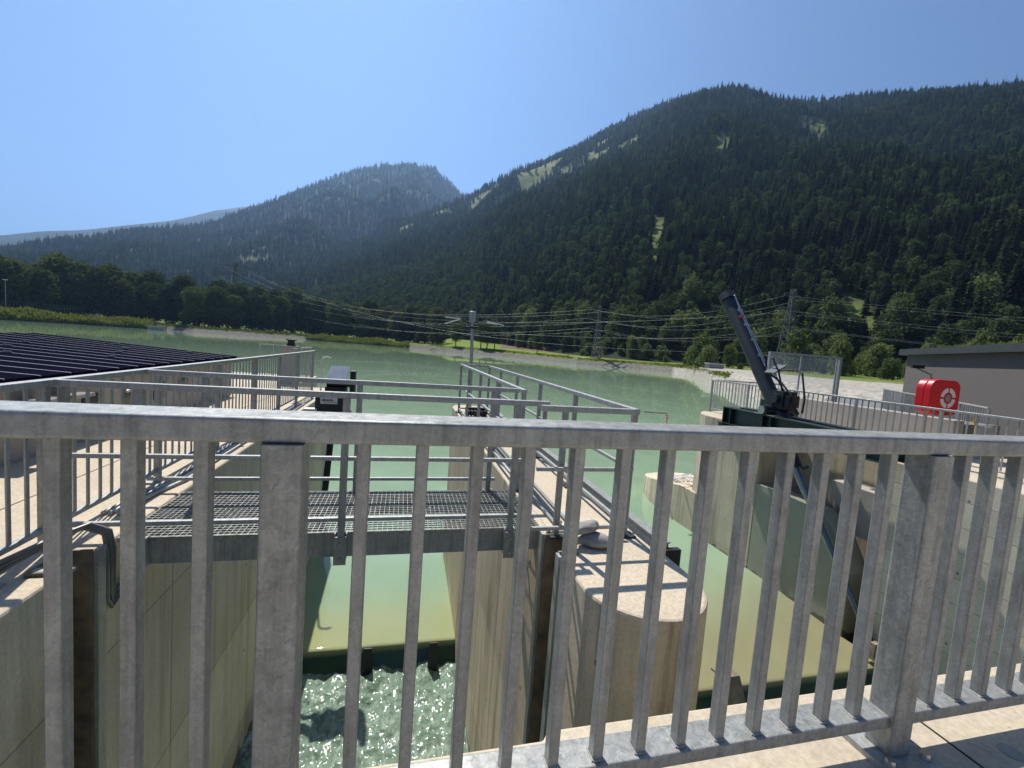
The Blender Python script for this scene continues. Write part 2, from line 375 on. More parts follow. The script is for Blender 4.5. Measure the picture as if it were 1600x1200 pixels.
mk_hill('mountain', -60, 30, .6, R0B, R1B, zB, colB)
mk_hill('mountain', -60, 10, .5, [(-60, 4300)], [(-60, 6300)], zC, lambda a, r, x, y: (.10, .10, .085) if zC(a, r) > 1350 else (.035, .045, .025), n=30)

# ------------------------------------------------------------ trees
def conifer_mesh(name, H, R, seed, lv=24, nb=9):
    rnd = random.Random(seed); m = MB()
    for i in range(lv):
        t = (i+.3)/lv; z = H*(.08+.92*t); rad = R*(1-t)**.85*rnd.uniform(.75, 1.15)+.12
        for k in range(nb if t < .8 else 6):
            a = 2*pi*(k+rnd.random()*.8)/nb+i; l = rad*rnd.uniform(.6, 1.15); w = l*.34+.12; dr = l*rnd.uniform(.25, .55)
            c, s_ = cos(a), sin(a); z_ = z+rnd.uniform(-.3, .3)
            m.add([(0, 0, z_+.1), (c*l*.55-s_*w, s_*l*.55+c*w, z_-dr*.45), (c*l, s_*l, z_-dr), (c*l*.55+s_*w, s_*l*.55-c*w, z_-dr*.45)], [(0, 1, 2), (0, 2, 3)])
    m.add([(-.1, 0, H*.97), (.1, 0, H*.97), (0, 0, H*1.03)], [(0, 1, 2)])
    me = bpy.data.meshes.new(name); me.from_pydata(m.v, [], m.f); me.materials.append(M_con); return me
def decid_mesh(name, H, W, seed, n, leaf, mat, base=.18, blobs=9, sx=1.):
    rnd = random.Random(seed); m = MB(); bl = []
    for i in range(blobs):
        t = rnd.random(); zz = H*(base+.1+(.92-base-.1)*(i+.5)/blobs); prof = sin(pi*min(.97, ((zz/H-base)/(1-base))**.75))
        a = rnd.random()*2*pi; rr = W*.5*prof*rnd.uniform(.2, .62); bl.append((cos(a)*rr*sx, sin(a)*rr, zz, W*rnd.uniform(.20, .34)))
    bl.append((0, 0, H*.62, W*.34)); bl.append((0, 0, H*.83, W*.22)); bl.append((0, 0, H*.4, W*.33))
    for i in range(n):
        bx, by, bz, br = bl[rnd.randrange(len(bl))]
        d = Vector((rnd.gauss(0, 1), rnd.gauss(0, 1), rnd.gauss(0, 1)+.15)).normalized(); q = br*rnd.uniform(.62, 1.06)
        p = Vector((bx, by, bz))+Vector((d.x, d.y, d.z*.85))*q
        if p.z < H*base*.7: continue
        u_ = Vector((rnd.gauss(0, 1), rnd.gauss(0, 1), rnd.gauss(0, .6))).normalized(); v_ = u_.cross(d+Vector((rnd.gauss(0, .5), rnd.gauss(0, .5), rnd.gauss(0, .5))))
        if v_.length < .01: continue
        v_ = v_.normalized(); s_ = leaf*rnd.uniform(.55, 1.3)
        m.add([p-u_*s_, p+v_*s_*.6, p+u_*s_, p-v_*s_*.6], [(0, 1, 2, 3)])
    me = bpy.data.meshes.new(name); me.from_pydata(m.v, [], m.f); me.materials.append(mat); return me
def trunk_mesh(name, H, r):
    m = MB(); rnd = random.Random(int(H*10)); pts = [(0, 0, -.6), (0.05, 0, H*.25), (-.1, .08, H*.5), (0, 0, H*.78)]
    for (p, q), (a, b_) in zip(zip(pts, pts[1:]), ((r*1.15, r*.9), (r*.9, r*.6), (r*.6, r*.15))): m.cyl(p, q, a, b_, 7)
    for k in range(5):
        a = k*1.3; z = H*(.25+.1*k); m.cyl((0, 0, z), (cos(a)*H*.16, sin(a)*H*.16, z+H*.16), r*.4, r*.1, 5)
    me = bpy.data.meshes.new(name); me.from_pydata(m.v, [], m.f); me.materials.append(M_trunk); return me
lib = bpy.data.collections.new('forest_trees')
def libobj(me): o = bpy.data.objects.new(me.name, me); lib.objects.link(o)
for i in range(4): libobj(conifer_mesh('a_conifer_%d' % i, 20, 3.1+.35*i, 10+i))
for i in range(3): libobj(decid_mesh('b_broadleaf_%d' % i, 14, 8.5, 40+i, 620, .62, M_dec, base=.05))
def forest(name, pts, label, cat):
    me = bpy.data.meshes.new(name); me.from_pydata([p[0] for p in pts], [], [])
    for an, typ, idx in (('rot', 'FLOAT', 1), ('scl', 'FLOAT', 2), ('pick', 'INT', 3)):
        a = me.attributes.new(an, typ, 'POINT'); a.data.foreach_set('value', [p[idx] for p in pts])
    o = bpy.data.objects.new(name, me); COL.objects.link(o); tag(o, label, cat, kind='stuff')
    ng = bpy.data.node_groups.new(name, 'GeometryNodeTree')
    ng.interface.new_socket('Geometry', in_out='INPUT', socket_type='NodeSocketGeometry'); ng.interface.new_socket('Geometry', in_out='OUTPUT', socket_type='NodeSocketGeometry')
    gi, go = ng.nodes.new('NodeGroupInput'), ng.nodes.new('NodeGroupOutput')
    ci_ = ng.nodes.new('GeometryNodeCollectionInfo'); ci_.inputs[0].default_value = lib; ci_.inputs['Separate Children'].default_value = True; ci_.inputs['Reset Children'].default_value = True
    ip = ng.nodes.new('GeometryNodeInstanceOnPoints'); ip.inputs['Pick Instance'].default_value = True
    def attr(nm, t):
        n = ng.nodes.new('GeometryNodeInputNamedAttribute'); n.data_type = t; n.inputs[0].default_value = nm; return n.outputs[0]
    cx = ng.nodes.new('ShaderNodeCombineXYZ'); ng.links.new(attr('rot', 'FLOAT'), cx.inputs[2])
    cs = ng.nodes.new('ShaderNodeCombineXYZ'); s_ = attr('scl', 'FLOAT')
    for k in range(3): ng.links.new(s_, cs.inputs[k])
    L = ng.links.new; L(gi.outputs[0], ip.inputs['Points']); L(ci_.outputs[0], ip.inputs['Instance']); L(attr('pick', 'INT'), ip.inputs['Instance Index'])
    L(cx.outputs[0], ip.inputs['Rotation']); L(cs.outputs[0], ip.inputs['Scale']); L(ip.outputs[0], go.inputs[0])
    md = o.modifiers.new('trees', 'NODES'); md.node_group = ng; return o
def scatter(az0, az1, rlo, rhi, zf, sp, seed, keep, kind, smul):
    rnd = random.Random(seed); pts = []; r = rlo
    while r < rhi:
        s = sp(r); n = max(1, int(radians(az1-az0)*r/s))
        for k in range(n):
            az = az0+(az1-az0)*(k+rnd.uniform(-.45, .45)+.5)/n; rr = r+rnd.uniform(-.5, .5)*s
            kp = keep(az, rr, rnd)
            if not kp: continue
            pts.append(((rr*sin(radians(az)), rr*cos(radians(az)), zf(az, rr)-.4), rnd.uniform(0, 6.3), smul(rr)*rnd.uniform(.5, 1.3)*(1.25 if rnd.random() < .05 else 1), kind(az, rr, rnd)))
        r += s*.9
    return pts
def keepA(az, r, rnd):
    r0_, r1_ = interp(R0A, az), interp(R1A, az)
    if r < r0_+4 or r > r1_+40: return False
    c = clearA(az, r)
    if c > -.1 and rnd.random() < .93*sm((c+.1)/.55): return False
    return rnd.random() < .95
def kindA(az, r, rnd):
    r0_ = interp(R0A, az); x, y = r*sin(radians(az)), r*cos(radians(az)); n = noise.noise(Vector((x/70, y/70, 2)))+.5*noise.noise(Vector((x/22, y/22, 8)))
    pd = .6 if r < r0_+25 else (.2 if r < r0_+110 else .06)
    if n > .36: pd += .35
    if az < 9 and r < r0_+380: pd += .5
    if clearA(az, r) > -.25: pd += .25
    return 4+rnd.randrange(3) if rnd.random() < pd else rnd.randrange(4)
pts = scatter(-24, 68, 200, 2000, zA, lambda r: 5.6 if r < 900 else 5.6*(r/900), 5, keepA, kindA, lambda r: 1. if r < 1000 else (r/1000)**.5)
rr_ = random.Random(21)
for k in range(120):
    a = rr_.uniform(8.5, 23) if k < 90 else rr_.uniform(55, 64); r = interp(R1A, a)+rr_.uniform(-50, 25)
    pts.append(((r*sin(radians(a)), r*cos(radians(a)), zA(a, min(r, interp(R1A, a)))-1), rr_.uniform(0, 6), rr_.uniform(1.0, 1.75), rr_.randrange(4)))
forest('hillside_forest', pts, 'dense dark spruce forest with paler broadleaf patches covering the near hillside', 'forest')
def keepB(az, r, rnd): return interp(R0B, az) < r < interp(R1B, az)+30 and not (noise.fractal(Vector((r*sin(radians(az))/200, r*cos(radians(az))/200, 7)), 1., 2, 4) > .6)
ptsB = scatter(-40, 12, 1000, 3800, zB, lambda r: max(10, .0068*r), 6, keepB, lambda az, r, rnd: rnd.randrange(4) if rnd.random() < .7 else 4+rnd.randrange(3), lambda r: 1.0+(r-1000)/3000)
forest('mountain_forest', ptsB, 'hazy blue forest covering the mountain behind the sun streak', 'forest')

# foot-of-hill and lakeside individual trees
TR = [trunk_mesh('trunk', 14, .32), trunk_mesh('trunk', 9, .22)]
def tree(name, label, cat, group, x, y, z, s, crown, trunk, rot, sz=1.):
    o = thing(name, label, cat, (x, y, z), group); o.rotation_euler = (0, 0, rot); o.scale = (s, s, s*sz)
    c = bpy.data.objects.new('crown', crown); COL.objects.link(c); c.parent = o
    t = bpy.data.objects.new('trunk', trunk); COL.objects.link(t); t.parent = o
    return o
BIG = [decid_mesh('crown', 20, 15, 70+i, 4600, .62, M_decdark, base=.0, blobs=16) for i in range(4)]
TRB = trunk_mesh('trunk', 20, .45)
rt = random.Random(99)
BELT_EL = [(-46, 4.3), (-35.3, 4.49), (-31.5, 5.07), (-27.2, 4.56), (-23.2, 4.57), (-16.4, 4.73), (-11.3, 4.59), (-5.6, 4.32), (.4, 4.3), (3.9, 4.46)]
az = -45.
while az < 4.2:
    for row in range(2):
        a = az+rt.uniform(-.5, .5)+row*.9
        if a > 4.1: continue
        R = max(interp(SHORE, a), 270)+38+row*16+rt.uniform(-4, 4)
        zz = valley_z(a, R); s = (1.5-zz+R*tan(radians(interp(BELT_EL, a)+rt.uniform(-.7, .45)-(.0 if row else .5))))/20.5
        tree('broadleaf_tree', 'dark broadleaf tree in the belt of trees along the far left shore', 'tree', 'belt of broadleaf trees along the far left shore', R*sin(radians(a)), R*cos(radians(a)), zz, s, BIG[rt.randrange(4)], TRB, rt.uniform(0, 6), 1.)
    az += 1.75
SMALL = [decid_mesh('crown', 10, 7.5, 170+i, 2600, .30, M_decdark, base=.22, blobs=10) for i in range(2)]
for (a, el, hgt, lb, i) in ((6.4, -.19, 14, 'sparse leaning tree just left of the steel mast, on the far meadow', 0), (9.6, -.34, 15, 'leftmost of the three close trees right of the steel mast', 1),
                            (10.4, -.3, 15.5, 'middle one of the three close trees right of the steel mast', 0), (11.4, -.26, 14.5, 'rightmost of the three close trees right of the steel mast', 1),
                            (16.9, -.4, 10.5, 'small round tree standing alone on the meadow by the ploughed field', 0)):
    R = interp(SHORE, a)+16; tree('meadow_tree', lb, 'tree', 'isolated trees on the far meadow', R*sin(radians(a)), R*cos(radians(a)), valley_z(a, R)-.1, hgt/10., SMALL[i], TR[1], rt.uniform(0, 6))
SH = [decid_mesh('crown', 9, 9, 270+i, 1500, .42, M_shrub, base=.0, blobs=9) for i in range(3)]
for i in range(250):
    a = rt.uniform(15, 66) if i > 25 else rt.uniform(13, 24)
    if i > 150: a = rt.uniform(35, 66)
    R0_ = interp(R0A, a); R = R0_-18+abs(rt.gauss(0, 1))*34
    if 15 < a < 22.5 and R < interp(SHORE, a)+70: R = interp(SHORE, a)+88+rt.random()*20
    if i > 150: R = rt.uniform(150, 225)
    if i > 40 and noise.noise(Vector((a*.45, R*.03, 2))) < -.12: continue
    if R < interp(SHORE, a)+14: R = interp(SHORE, a)+14+rt.random()*4
    z_ = max(valley_z(a, R), zA(a, R) if R > R0_-40 else -9)
    big = R > R0_+15; s = (rt.uniform(.8, 1.9) if big else rt.uniform(.3, 1.25))
    tree('leafy_tree' if big else 'shrub', 'light green leafy tree at the foot of the forested hillside' if big else 'rounded light green shrub behind the far gravel bank', 'tree' if big else 'shrub',
         'light green leafy trees at the foot of the hillside' if big else 'rounded shrubs behind the far gravel bank', R*sin(radians(a)), R*cos(radians(a)), z_-.3, s, SH[rt.randrange(3)], TR[1], rt.uniform(0, 6), rt.uniform(.7, 1.7 if big else 1.5))
# reeds and low bushes on the left banks: uncountable
def strip(name, azr, dd, n, h, label, seed):
    rnd = random.Random(seed); m = MB()
    for i in range(n):
        a = rnd.uniform(*azr); R = interp(SHORE, a)+rnd.uniform(*dd); x, y, z = R*sin(radians(a)), R*cos(radians(a)), valley_z(a, R); hh = h*rnd.uniform(.4, 1.15)*(.7+.6*noise.noise(Vector((x*.08, y*.08, 1))))
        for k in range(4):
            b_ = rnd.uniform(0, 6.3); w = rnd.uniform(.25, .6); cx_, cy_ = x+rnd.gauss(0, .5), y+rnd.gauss(0, .5); z0 = z+hh*rnd.uniform(0, .75)
            m.add([(cx_-cos(b_)*w, cy_-sin(b_)*w, z0), (cx_+cos(b_)*w, cy_+sin(b_)*w, z0), (cx_+rnd.gauss(0, .3), cy_, z0+hh*.45)], [(0, 1, 2)])
    return tag(m.build(name, M_reed, recalc=False), label, 'bushes', kind='stuff')
strip('bank_bushes', (-46, -25.3), (.4, 12), 11000, 4.6, 'yellow green bushes lining the water edge at far left', 1)
strip('bank_bushes', (-11.2, .5), (.3, 7), 4200, 3.2, 'yellow green reeds on the water edge in front of the tree belt', 2)
strip('bank_weeds', (-25.3, -11), (7, 11), 1200, 1.5, 'thin weeds along the top of the far left gravel bank', 3)
strip('bank_weeds', (4, 40), (7, 12), 1200, .8, 'thin weeds along the top of the far middle gravel bank', 4)

# ------------------------------------------------------------ water
m, nt, b = newmat('lake_water'); at = N(nt, 'ShaderNodeVertexColor'); at.layer_name = 'Col'; v = wcoords(nt)
nt.links.new(mix(nt, 1., at.outputs[0], ramp(nt, [(.3, .93), (.7, 1.07)], noi(nt, v, .5, 3)), 'MULTIPLY'), b.inputs['Base Color'])
b.inputs['Roughness'].default_value = .03; b.inputs['IOR'].default_value = 1.33
h1 = math_(nt, 'MULTIPLY', noi(nt, wcoords(nt, (1, .7, 1)), 1.6, 4, .55), ramp(nt, [(.42, .35), (.6, 1.6)], noi(nt, wcoords(nt, (.05, .02, 1)), 1., 3))); bump(nt, b, h1, .045, .02); M_lake = m
mL = (.235, .335, .22); cy_l = (.30, .31, .15); cy_r = (.25, .235, .13)
def wcol(x, y):
    if y < (7.70 if x < 1.6 else 5.83): return (.035, .07, .05)  # steep overflow face: its dark reflection is put into the water colour
    if y > 12.5: return mL
    if x < 1.6:
        t = sm((9.6-y)/1.7)*.85; e = sm((x+1.87)/.9); t = max(t, (1-e)*.55*sm((12-y)/2)); c = cy_l
    else:
        t = sm((9.6-y+.25*(x-5))/3.6); c = cy_r
    n = noise.noise(Vector((x*1.1, y*.8, 0)))*.10; t = max(0, min(1, t+n*(t > 0.02)))
    return tuple(p*(1-t)+q*t for p, q in zip(mL, c))
w = MB(); w.cols = []
def addgrid(xs, ys, zf):
    o = len(w.v); 
    for y in ys:
        for x in xs: w.v.append((x, y, zf(x, y))); w.cols.append(wcol(x, y))
    nx = len(xs)
    for j in range(len(ys)-1):
        for i in range(nx-1): w.f.append((o+j*nx+i, o+j*nx+i+1, o+(j+1)*nx+i+1, o+(j+1)*nx+i))
def bay(yc, x0, x1, span, nx, drop):
    xs = [x0+(x1-x0)*i/nx for i in range(nx+1)]
    ys = [yc-.36, yc-.30, yc-.22, yc-.14, yc-.08, yc-.05, yc-.02]+[yc+.0, yc+.06, yc+.12]+[yc+.12+(12.-yc-.12)*(k/26)**1.3 for k in range(1, 27)]
    def z(x, y):
        if y >= yc: return WATER_Z-drop*max(0, 1-(y-yc)/span)**1.3 + .004*noise.noise(Vector((x*3, y*3, 1)))*(y < yc+1)
        d = yc-y; return WATER_Z-drop-2.2*d*max(0, min(1, d/.05)) + .03*noise.noise(Vector((x*2.5, 0, d*3)))*d*6
    addgrid(xs, ys, z)
bay(7.72, -1.95, 1.3, 2.6, 26, .20)
bay(5.85, 2.0, 8.95, 3.0, 40, .16)
addgrid([-1500, -600, -200, -60, -20, -8, -4, -1.95, 1.3, 2.0, 8.95, 14, 20, 30, 60, 150, 300], [12, 13, 16, 20, 40, 100, 200, 420], lambda x, y: WATER_Z)
addgrid([-1500, -600, -200, -60, -20], [-60, -10, 12], lambda x, y: WATER_Z)
water = w.build('water', M_lake, smooth=True, recalc=False); with_cols(water, w.cols); structure(water)
m, nt, b = newmat('turbulent_water'); v = wcoords(nt)
foam = ramp(nt, [(.50, 0.), (.72, .5)], noi(nt, wcoords(nt, (2.6, .8, 1)), 4, 8, .75))
nt.links.new(mix(nt, foam, (.15, .215, .16), (.62, .66, .60)), b.inputs['Base Color']); b.inputs['Roughness'].default_value = .075; b.inputs['IOR'].default_value = 1.33
bump(nt, b, noi(nt, wcoords(nt, (1, .8, 1)), 13, 1.5, .5), .8, .045); M_turb = m
t = MB(); t.cols = None
def tail(x0, x1, y0, y1, st):
    o = len(t.v); nx = int((x1-x0)/st)+1; ny = int((y1-y0)/st)+1
    for j in range(ny):
        for i in range(nx):
            x, y = x0+(x1-x0)*i/(nx-1), y0+(y1-y0)*j/(ny-1); a = .4+.6*sm((y-y0)/(y1-y0))
            t.v.append((x, y, TAIL_Z+a*(.085*noise.fractal(Vector((x*2.6, y*2., 4)), 1., 2., 4)+.035*noise.noise(Vector((x*9, y*7, 2))))))
    for j in range(ny-1):
        for i in range(nx-1): t.f.append((o+j*nx+i, o+j*nx+i+1, o+(j+1)*nx+i+1, o+(j+1)*nx+i))
tail(-2.0, 1.3, 1.0, 7.65, .03); tail(1.95, 9.0, 1.0, 5.8, .06)
structure(t.build('water', M_turb, smooth=True, recalc=False)); 
mb = MB(); mb.add([(-9, -40, TAIL_Z-.02), (14, -40, TAIL_Z-.02), (14, 1.02, TAIL_Z-.02), (-9, 1.02, TAIL_Z-.02)], [(0, 1, 2, 3)]); structure(mb.build('water', M_turb))

# ------------------------------------------------------------ concrete weir
LX, PX0, PX1, RX = -1.87, 1.2, 2.05, 8.9
# left abutment wall with stop-log groove at y 2.98-3.28
poly = [(-60, -6), (LX, -6), (LX, 2.98), (LX-.16, 2.98), (LX-.16, 3.28), (LX, 3.28), (LX, 12.9), (LX-.2, 13.3), (-60, 13.3)]
m_ = MB(); m_.prism([(-2.9, -6), (LX, -6), (LX, 2.98), (LX-.16, 2.98), (LX-.16, 3.28), (LX, 3.28), (LX, 12.9), (LX-.2, 13.3), (-2.9, 13.3)], -7, 0)
la = m_.build('left_abutment', M_cwallL); la.data.materials.append(M_ctop)
for p in la.data.polygons:
    if p.normal.z > .9: p.material_index = 1
tag(la, 'pale concrete abutment wall left of the narrow sluice bay', 'concrete wall'); la.name = 'abutment_wall'; bevel(la, .018)
m_ = MB(); m_.box(-60, -2.905, -6, 13.3, -7, -.002); o = m_.build('walkway', M_ctop); tag(o, None, None, kind='structure')
# centre pier, round downstream nose
nose = [(PX0+.0, 2.75)]+[((PX0+PX1)/2-(PX1-PX0)/2*cos(a), 2.58-.46*sin(a)) for a in [pi*k/18 for k in range(1, 18)]]+[(PX1, 2.6)]
up_ = [(PX1, 10.5), (1.95, 10.8), (1.62, 10.95), (1.3, 10.9), (PX0, 10.6)]
grv = [(PX0, 3.30), (PX0+.15, 3.30), (PX0+.15, 2.98), (PX0, 2.98)]
m_ = MB(); m_.prism(nose+up_+grv, -7, 0); pier = m_.build('pier', M_cpier); pier.data.materials.append(M_ctop)
for p in pier.data.polygons:
    if p.normal.z > .9: p.material_index = 1
tag(pier, 'long concrete pier with rounded end between the two sluice bays', 'pier'); bevel(pier, .02)
pr = thing('slot_guide', 'rusty steel lined stop log slot in the pier corner near its round end', 'slot guide', (PX0, 3.1, 0), 'stop log slots')
MB().box(PX0-.005, PX0+.148, 3.285, 3.30, -6, .02).box(PX0-.005, PX0+.148, 2.982, 2.997, -6, .02).box(PX0+.135, PX0+.149, 2.997, 3.285, -6, .02).build('channel', M_groove, pr)
MB().box(PX0-.03, PX0-.006, 3.302, 3.37, -6, .015).box(PX0-.03, PX0-.006, 2.91, 2.98, -6, .015).build('edge_plate', M_gal2, pr)
pr = thing('slot_guide', 'rusty steel lined stop log slot in the left abutment wall', 'slot guide', (LX, 3.1, 0), 'stop log slots')
MB().box(LX-.158, LX+.005, 3.265, 3.28, -6, .02).box(LX-.158, LX+.005, 2.982, 2.997, -6, .02).box(LX-.159, LX-.145, 2.997, 3.265, -6, .02).build('channel', M_groove, pr)
MB().box(LX+.006, LX+.03, 3.282, 3.36, -6, .015).box(LX+.006, LX+.03, 2.90, 2.98, -6, .015).build('edge_plate', M_gal2, pr)
# gates under the water
m_ = MB(); m_.prismx([(7.85, -4.6), (8.0, -4.55), (10.8, -6), (10.8, -6.6), (7.85, -6.6)], LX-.04, PX0+.0); tag(m_.build('flap_gate', M_beam), 'submerged steel flap gate under the narrow bay overflow', 'gate')
m_ = MB(); m_.prismx([(5.95, -4.5), (6.1, -4.45), (10.0, -6), (10.0, -6.6), (5.95, -6.6)], PX1-.02, RX+.02); tag(m_.build('flap_gate', M_beam), 'submerged steel flap gate under the wide right bay overflow', 'gate')
def splitter(x, y, z, w_, label, grp='flow splitters on the gate crests', h=.42):
    m = MB(); m.add([(x-w_/2, y, z-.3), (x+w_/2, y, z-.3), (x+w_*.34, y+.10, z+h*.45), (x-w_*.34, y+.10, z+h*.45), (x-w_/2, y+.28, z-.3), (x+w_/2, y+.28, z-.3), (x+w_*.34, y+.115, z+h*.45), (x-w_*.34, y+.115, z+h*.45)],
          [(0,1,2,3), (7,6,5,4), (0,4,5,1), (1,5,6,2), (2,6,7,3), (3,7,4,0)])
    tag(m.build('flow_splitter', M_black), label, 'flow splitter', grp)
splitter(-.33, 7.42, -4.02, .19, 'left of the two small dark wedges on the narrow bay overflow crest')
splitter(.79, 7.42, -4.02, .19, 'right of the two small dark wedges on the narrow bay overflow crest')
m_ = MB(); m_.prismx([(5.45, -4.5), (5.45, -3.8), (5.62, -3.52), (5.86, -3.55), (5.7, -3.9), (5.62, -4.5)], 5.35, 5.40)
m_.prismx([(5.44, -3.81), (5.44, -3.79), (5.61, -3.5), (5.88, -3.53), (5.88, -3.56), (5.62, -3.53)], 5.22, 5.55)
tag(m_.build('flow_splitter', M_groove), 'big hooked steel fin on the crest of the wide right bay', 'flow splitter', 'flow splitters on the gate crests')

# right side wall pieces
m_ = MB(); m_.prism([(RX, 9.2), (RX, 11.4), (9.05, 11.85), (9.4, 12.25), (10.2, 12.5), (13.4, 12.5), (13.4, 9.2)][::-1], -7, -.06)
wa = m_.build('abutment_wall', M_cwallR); wa.data.materials.append(M_ctop)
for p in wa.data.polygons:
    if p.normal.z > .9: p.material_index = 1
tag(wa, 'upright stained concrete wall head below the far end of the dark beam', 'concrete wall'); bevel(wa, .03)
m_ = MB()
m_.prism([(RX, 12.3), (RX, 12.6), (8.93, 13.4), (9.08, 14.3), (9.4, 15.2), (9.9, 15.9), (10.6, 16.3), (11.6, 16.2), (11.6, 12.505), (10.2, 12.505), (9.4, 12.26), (9.05, 11.86), (RX+.02, 11.45), (RX, 11.5)][::-1], -7, lambda x, y: -2.5-.19*max(0, y-12.3))
o = m_.build('wall_nose', M_cpier); tag(o, 'low rounded concrete shelf jutting into the lake beside the gauge staff', 'concrete shelf'); bevel(o, .03)
for i, p in enumerate([(9.3, 13.2), (9.8, 13.0), (10.1, 13.4)]):
    mm = MB()
    for k in range(7):
        a = k*.9+i; mm.tube([(p[0]+cos(a)*.1*k*.3, p[1]+sin(a)*.1, -2.6), (p[0]+cos(a)*.35, p[1]+sin(a)*.2, -2.52), (p[0]+cos(a+.5)*.6, p[1]+sin(a+.4)*.45, -2.66)], .03, 5)
    tag(mm.build('driftwood', M_white), 'bleached driftwood tangle on the concrete shelf, '+('left one', 'middle one', 'right one')[i], 'driftwood', 'driftwood on the concrete shelf')
# recess: low wet wall, back wall, soffit block, near panelled wall
m_ = MB(); m_.prismx([(6.62, -7), (9.198, -7), (9.198, -1.45), (7.5, -1.5), (7.1, -1.7), (6.62, -2.5)], RX+.004, RX+.5)
o = m_.build('recess_wall', M_wet); tag(o, 'low wet green concrete wall below the gate cylinder recess', 'concrete wall'); bevel(o, .02)
m_ = MB(); m_.box(10.0, 13.4, 6.62, 9.195, -7, -.06); o = m_.build('recess_wall', M_cwallR); tag(o, 'shaded back wall of the gate cylinder recess', 'concrete wall')
m_ = MB(); m_.prismx([(6.62, -.9), (6.62, -1.9), (7.0, -1.9), (7.7, -1.2), (7.7, -.9)], 9.45, 9.998); o = m_.build('corbel', M_cpar); tag(o, 'sloping concrete corbel inside the gate cylinder recess', 'corbel')
m_ = MB(); m_.prism([(RX, -6), (13.4, -6), (13.4, 6.615), (9.3, 6.615), (9.3, 6.2), (RX, 6.2)], -7, -.06)
wd = m_.build('abutment_wall', M_cpanel); wd.data.materials.append(M_ctop)
for p in wd.data.polygons:
    if p.normal.z > .9: p.material_index = 1
tag(wd, 'tall board marked concrete wall right of the wide bay nearest the bridge', 'concrete wall'); bevel(wd, .02)
m_ = MB(); m_.box(13.404, 60, -6, 12.5, -7, -.062); o = m_.build('pavement', M_asph); structure(o)
# right deck low parapet and raised roadway behind it
m_ = MB(); m_.box(11.6, 11.9, 6.9, 12.3, -.06, .66); o = m_.build('parapet_wall', M_cpar); tag(o, 'low concrete parapet behind the right bank railing', 'low wall'); bevel(o, .02)
m_ = MB(); m_.box(11.905, 13.0, 6.9, 12.3, -.06, .58); o = m_.build('pavement', M_asph); structure(o)

# bridge slab under the camera
m_ = MB(); m_.prism([(-9, -6), (14, -6), (14, 1.335), (.55, 1.335), (.52, 1.30), (-9, 1.30)], -.35, .2)
o = m_.build('bridge_slab', M_cslab); tag(o, 'pale concrete edge of the bridge carrying the front railing', 'bridge'); bevel(o, .012)
m_ = MB(); m_.tube([(1.98, -3, .2025), (1.98, 1.3, .2025)], .003, 4); 
tag(m_.build('expansion_joint', M_black), 'thin dark joint line across the bridge slab', 'joint')
for x, y in ((.86, 1.0), (2.17, .98)):
    tag(MB().cyl((x, y, .199), (x, y, .204), .035, n=20).build('anchor_plug', M_cpar), 'round grout plug set in the slab '+('left' if x < 1 else 'right')+' of the bolted railing post', 'grout plug', 'round grout plugs in the bridge slab')

# ------------------------------------------------------------ front railing (foreground)
fr = thing('front_railing', 'large galvanised railing crossing the whole foreground', 'railing', (0, 1.08, .2))
for a, b_ in ((-4.2, 6.2),): MB().beam((a, 1.09, 1.285), (b_, 1.09, 1.285), .118, .056, .009, seg=4).build('top_rail', M_gal, fr)
posts = [-2.15, -.243, 1.70, 3.62, 5.5]
for i, x in enumerate(posts):
    p = MB().beam((x, 1.065, .225), (x, 1.065, 1.2565), .086, .092, .009).build('post', M_galbig, fr)
    bp = MB().box(x-.10, x+.23 if False else x+.12, .955, 1.20, .2005, .222).build('base_plate', M_gal2, fr)
    bolts = [(x-.07, 1.0), (x+.085, 1.0), (x-.07, 1.15), (x+.085, 1.15)]
    for bx, by in bolts: MB().cyl((bx, by, .2222), (bx, by, .243), .017, .014, 8).build('bolt', M_steel, bp)
for a, b_ in zip(posts, posts[1:]):
    MB().beam((a+.0435, 1.085, .335), (b_-.0435, 1.085, .335), .098, .042, .006).build('bottom_rail', M_galbig, fr)
    n = 14 if b_-a < 1.93 else 14; gap = (b_-a)
    k0 = a+.165; k1 = b_-.165; nb = round((k1-k0)/.1305)
    for k in range(nb+1):
        x = k0+(k1-k0)*k/nb; 
        bl = MB().beam((x, 1.072, .3565), (x, 1.072, 1.2565), .030, .038, .004).build('baluster', M_gal, fr)
        MB().tube([(x-.016, 1.052, .3575), (x+.016, 1.052, .358), (x+.0165, 1.092, .3575), (x-.0165, 1.092, .358), (x-.0165, 1.052, .3575)], .0035, 6).build('weld', M_weld, bl)

# ------------------------------------------------------------ gangway
gw = thing('gangway', 'small galvanised footbridge with grating floor crossing the narrow bay', 'footbridge', (-.3, 3.95, -.2))
for y, s_ in ((3.5, -1), (4.42, 1)):
    m_ = MB(); m_.box(-1.82, 1.26, y-.004, y+.004, -.2, -.03); m_.box(-1.82, 1.26, y+.0045 if s_ < 0 else y-.07, y+.07 if s_ < 0 else y-.0045, -.2, -.19); m_.box(-1.82, 1.26, y+.0045 if s_ < 0 else y-.07, y+.07 if s_ < 0 else y-.0045, -.04, -.03)
    m_.build('channel_beam', M_gal, gw)
gr = None
m_ = MB()
for k in range(79):
    x = -1.84+3.1*k/78; m_.box(x-.0016, x+.0016, 3.49, 4.43, -.028, -.001)
for k in range(22):
    y = 3.50+.92*k/21; m_.box(-1.84, 1.26, y-.0028, y+.0028, -.010, -.0005)
m_.box(-1.845, -1.84, 3.485, 4.435, -.029, .001).box(1.26, 1.265, 3.485, 4.435, -.029, .001).box(-.303, -.297, 3.485, 4.435, -.029, .004)
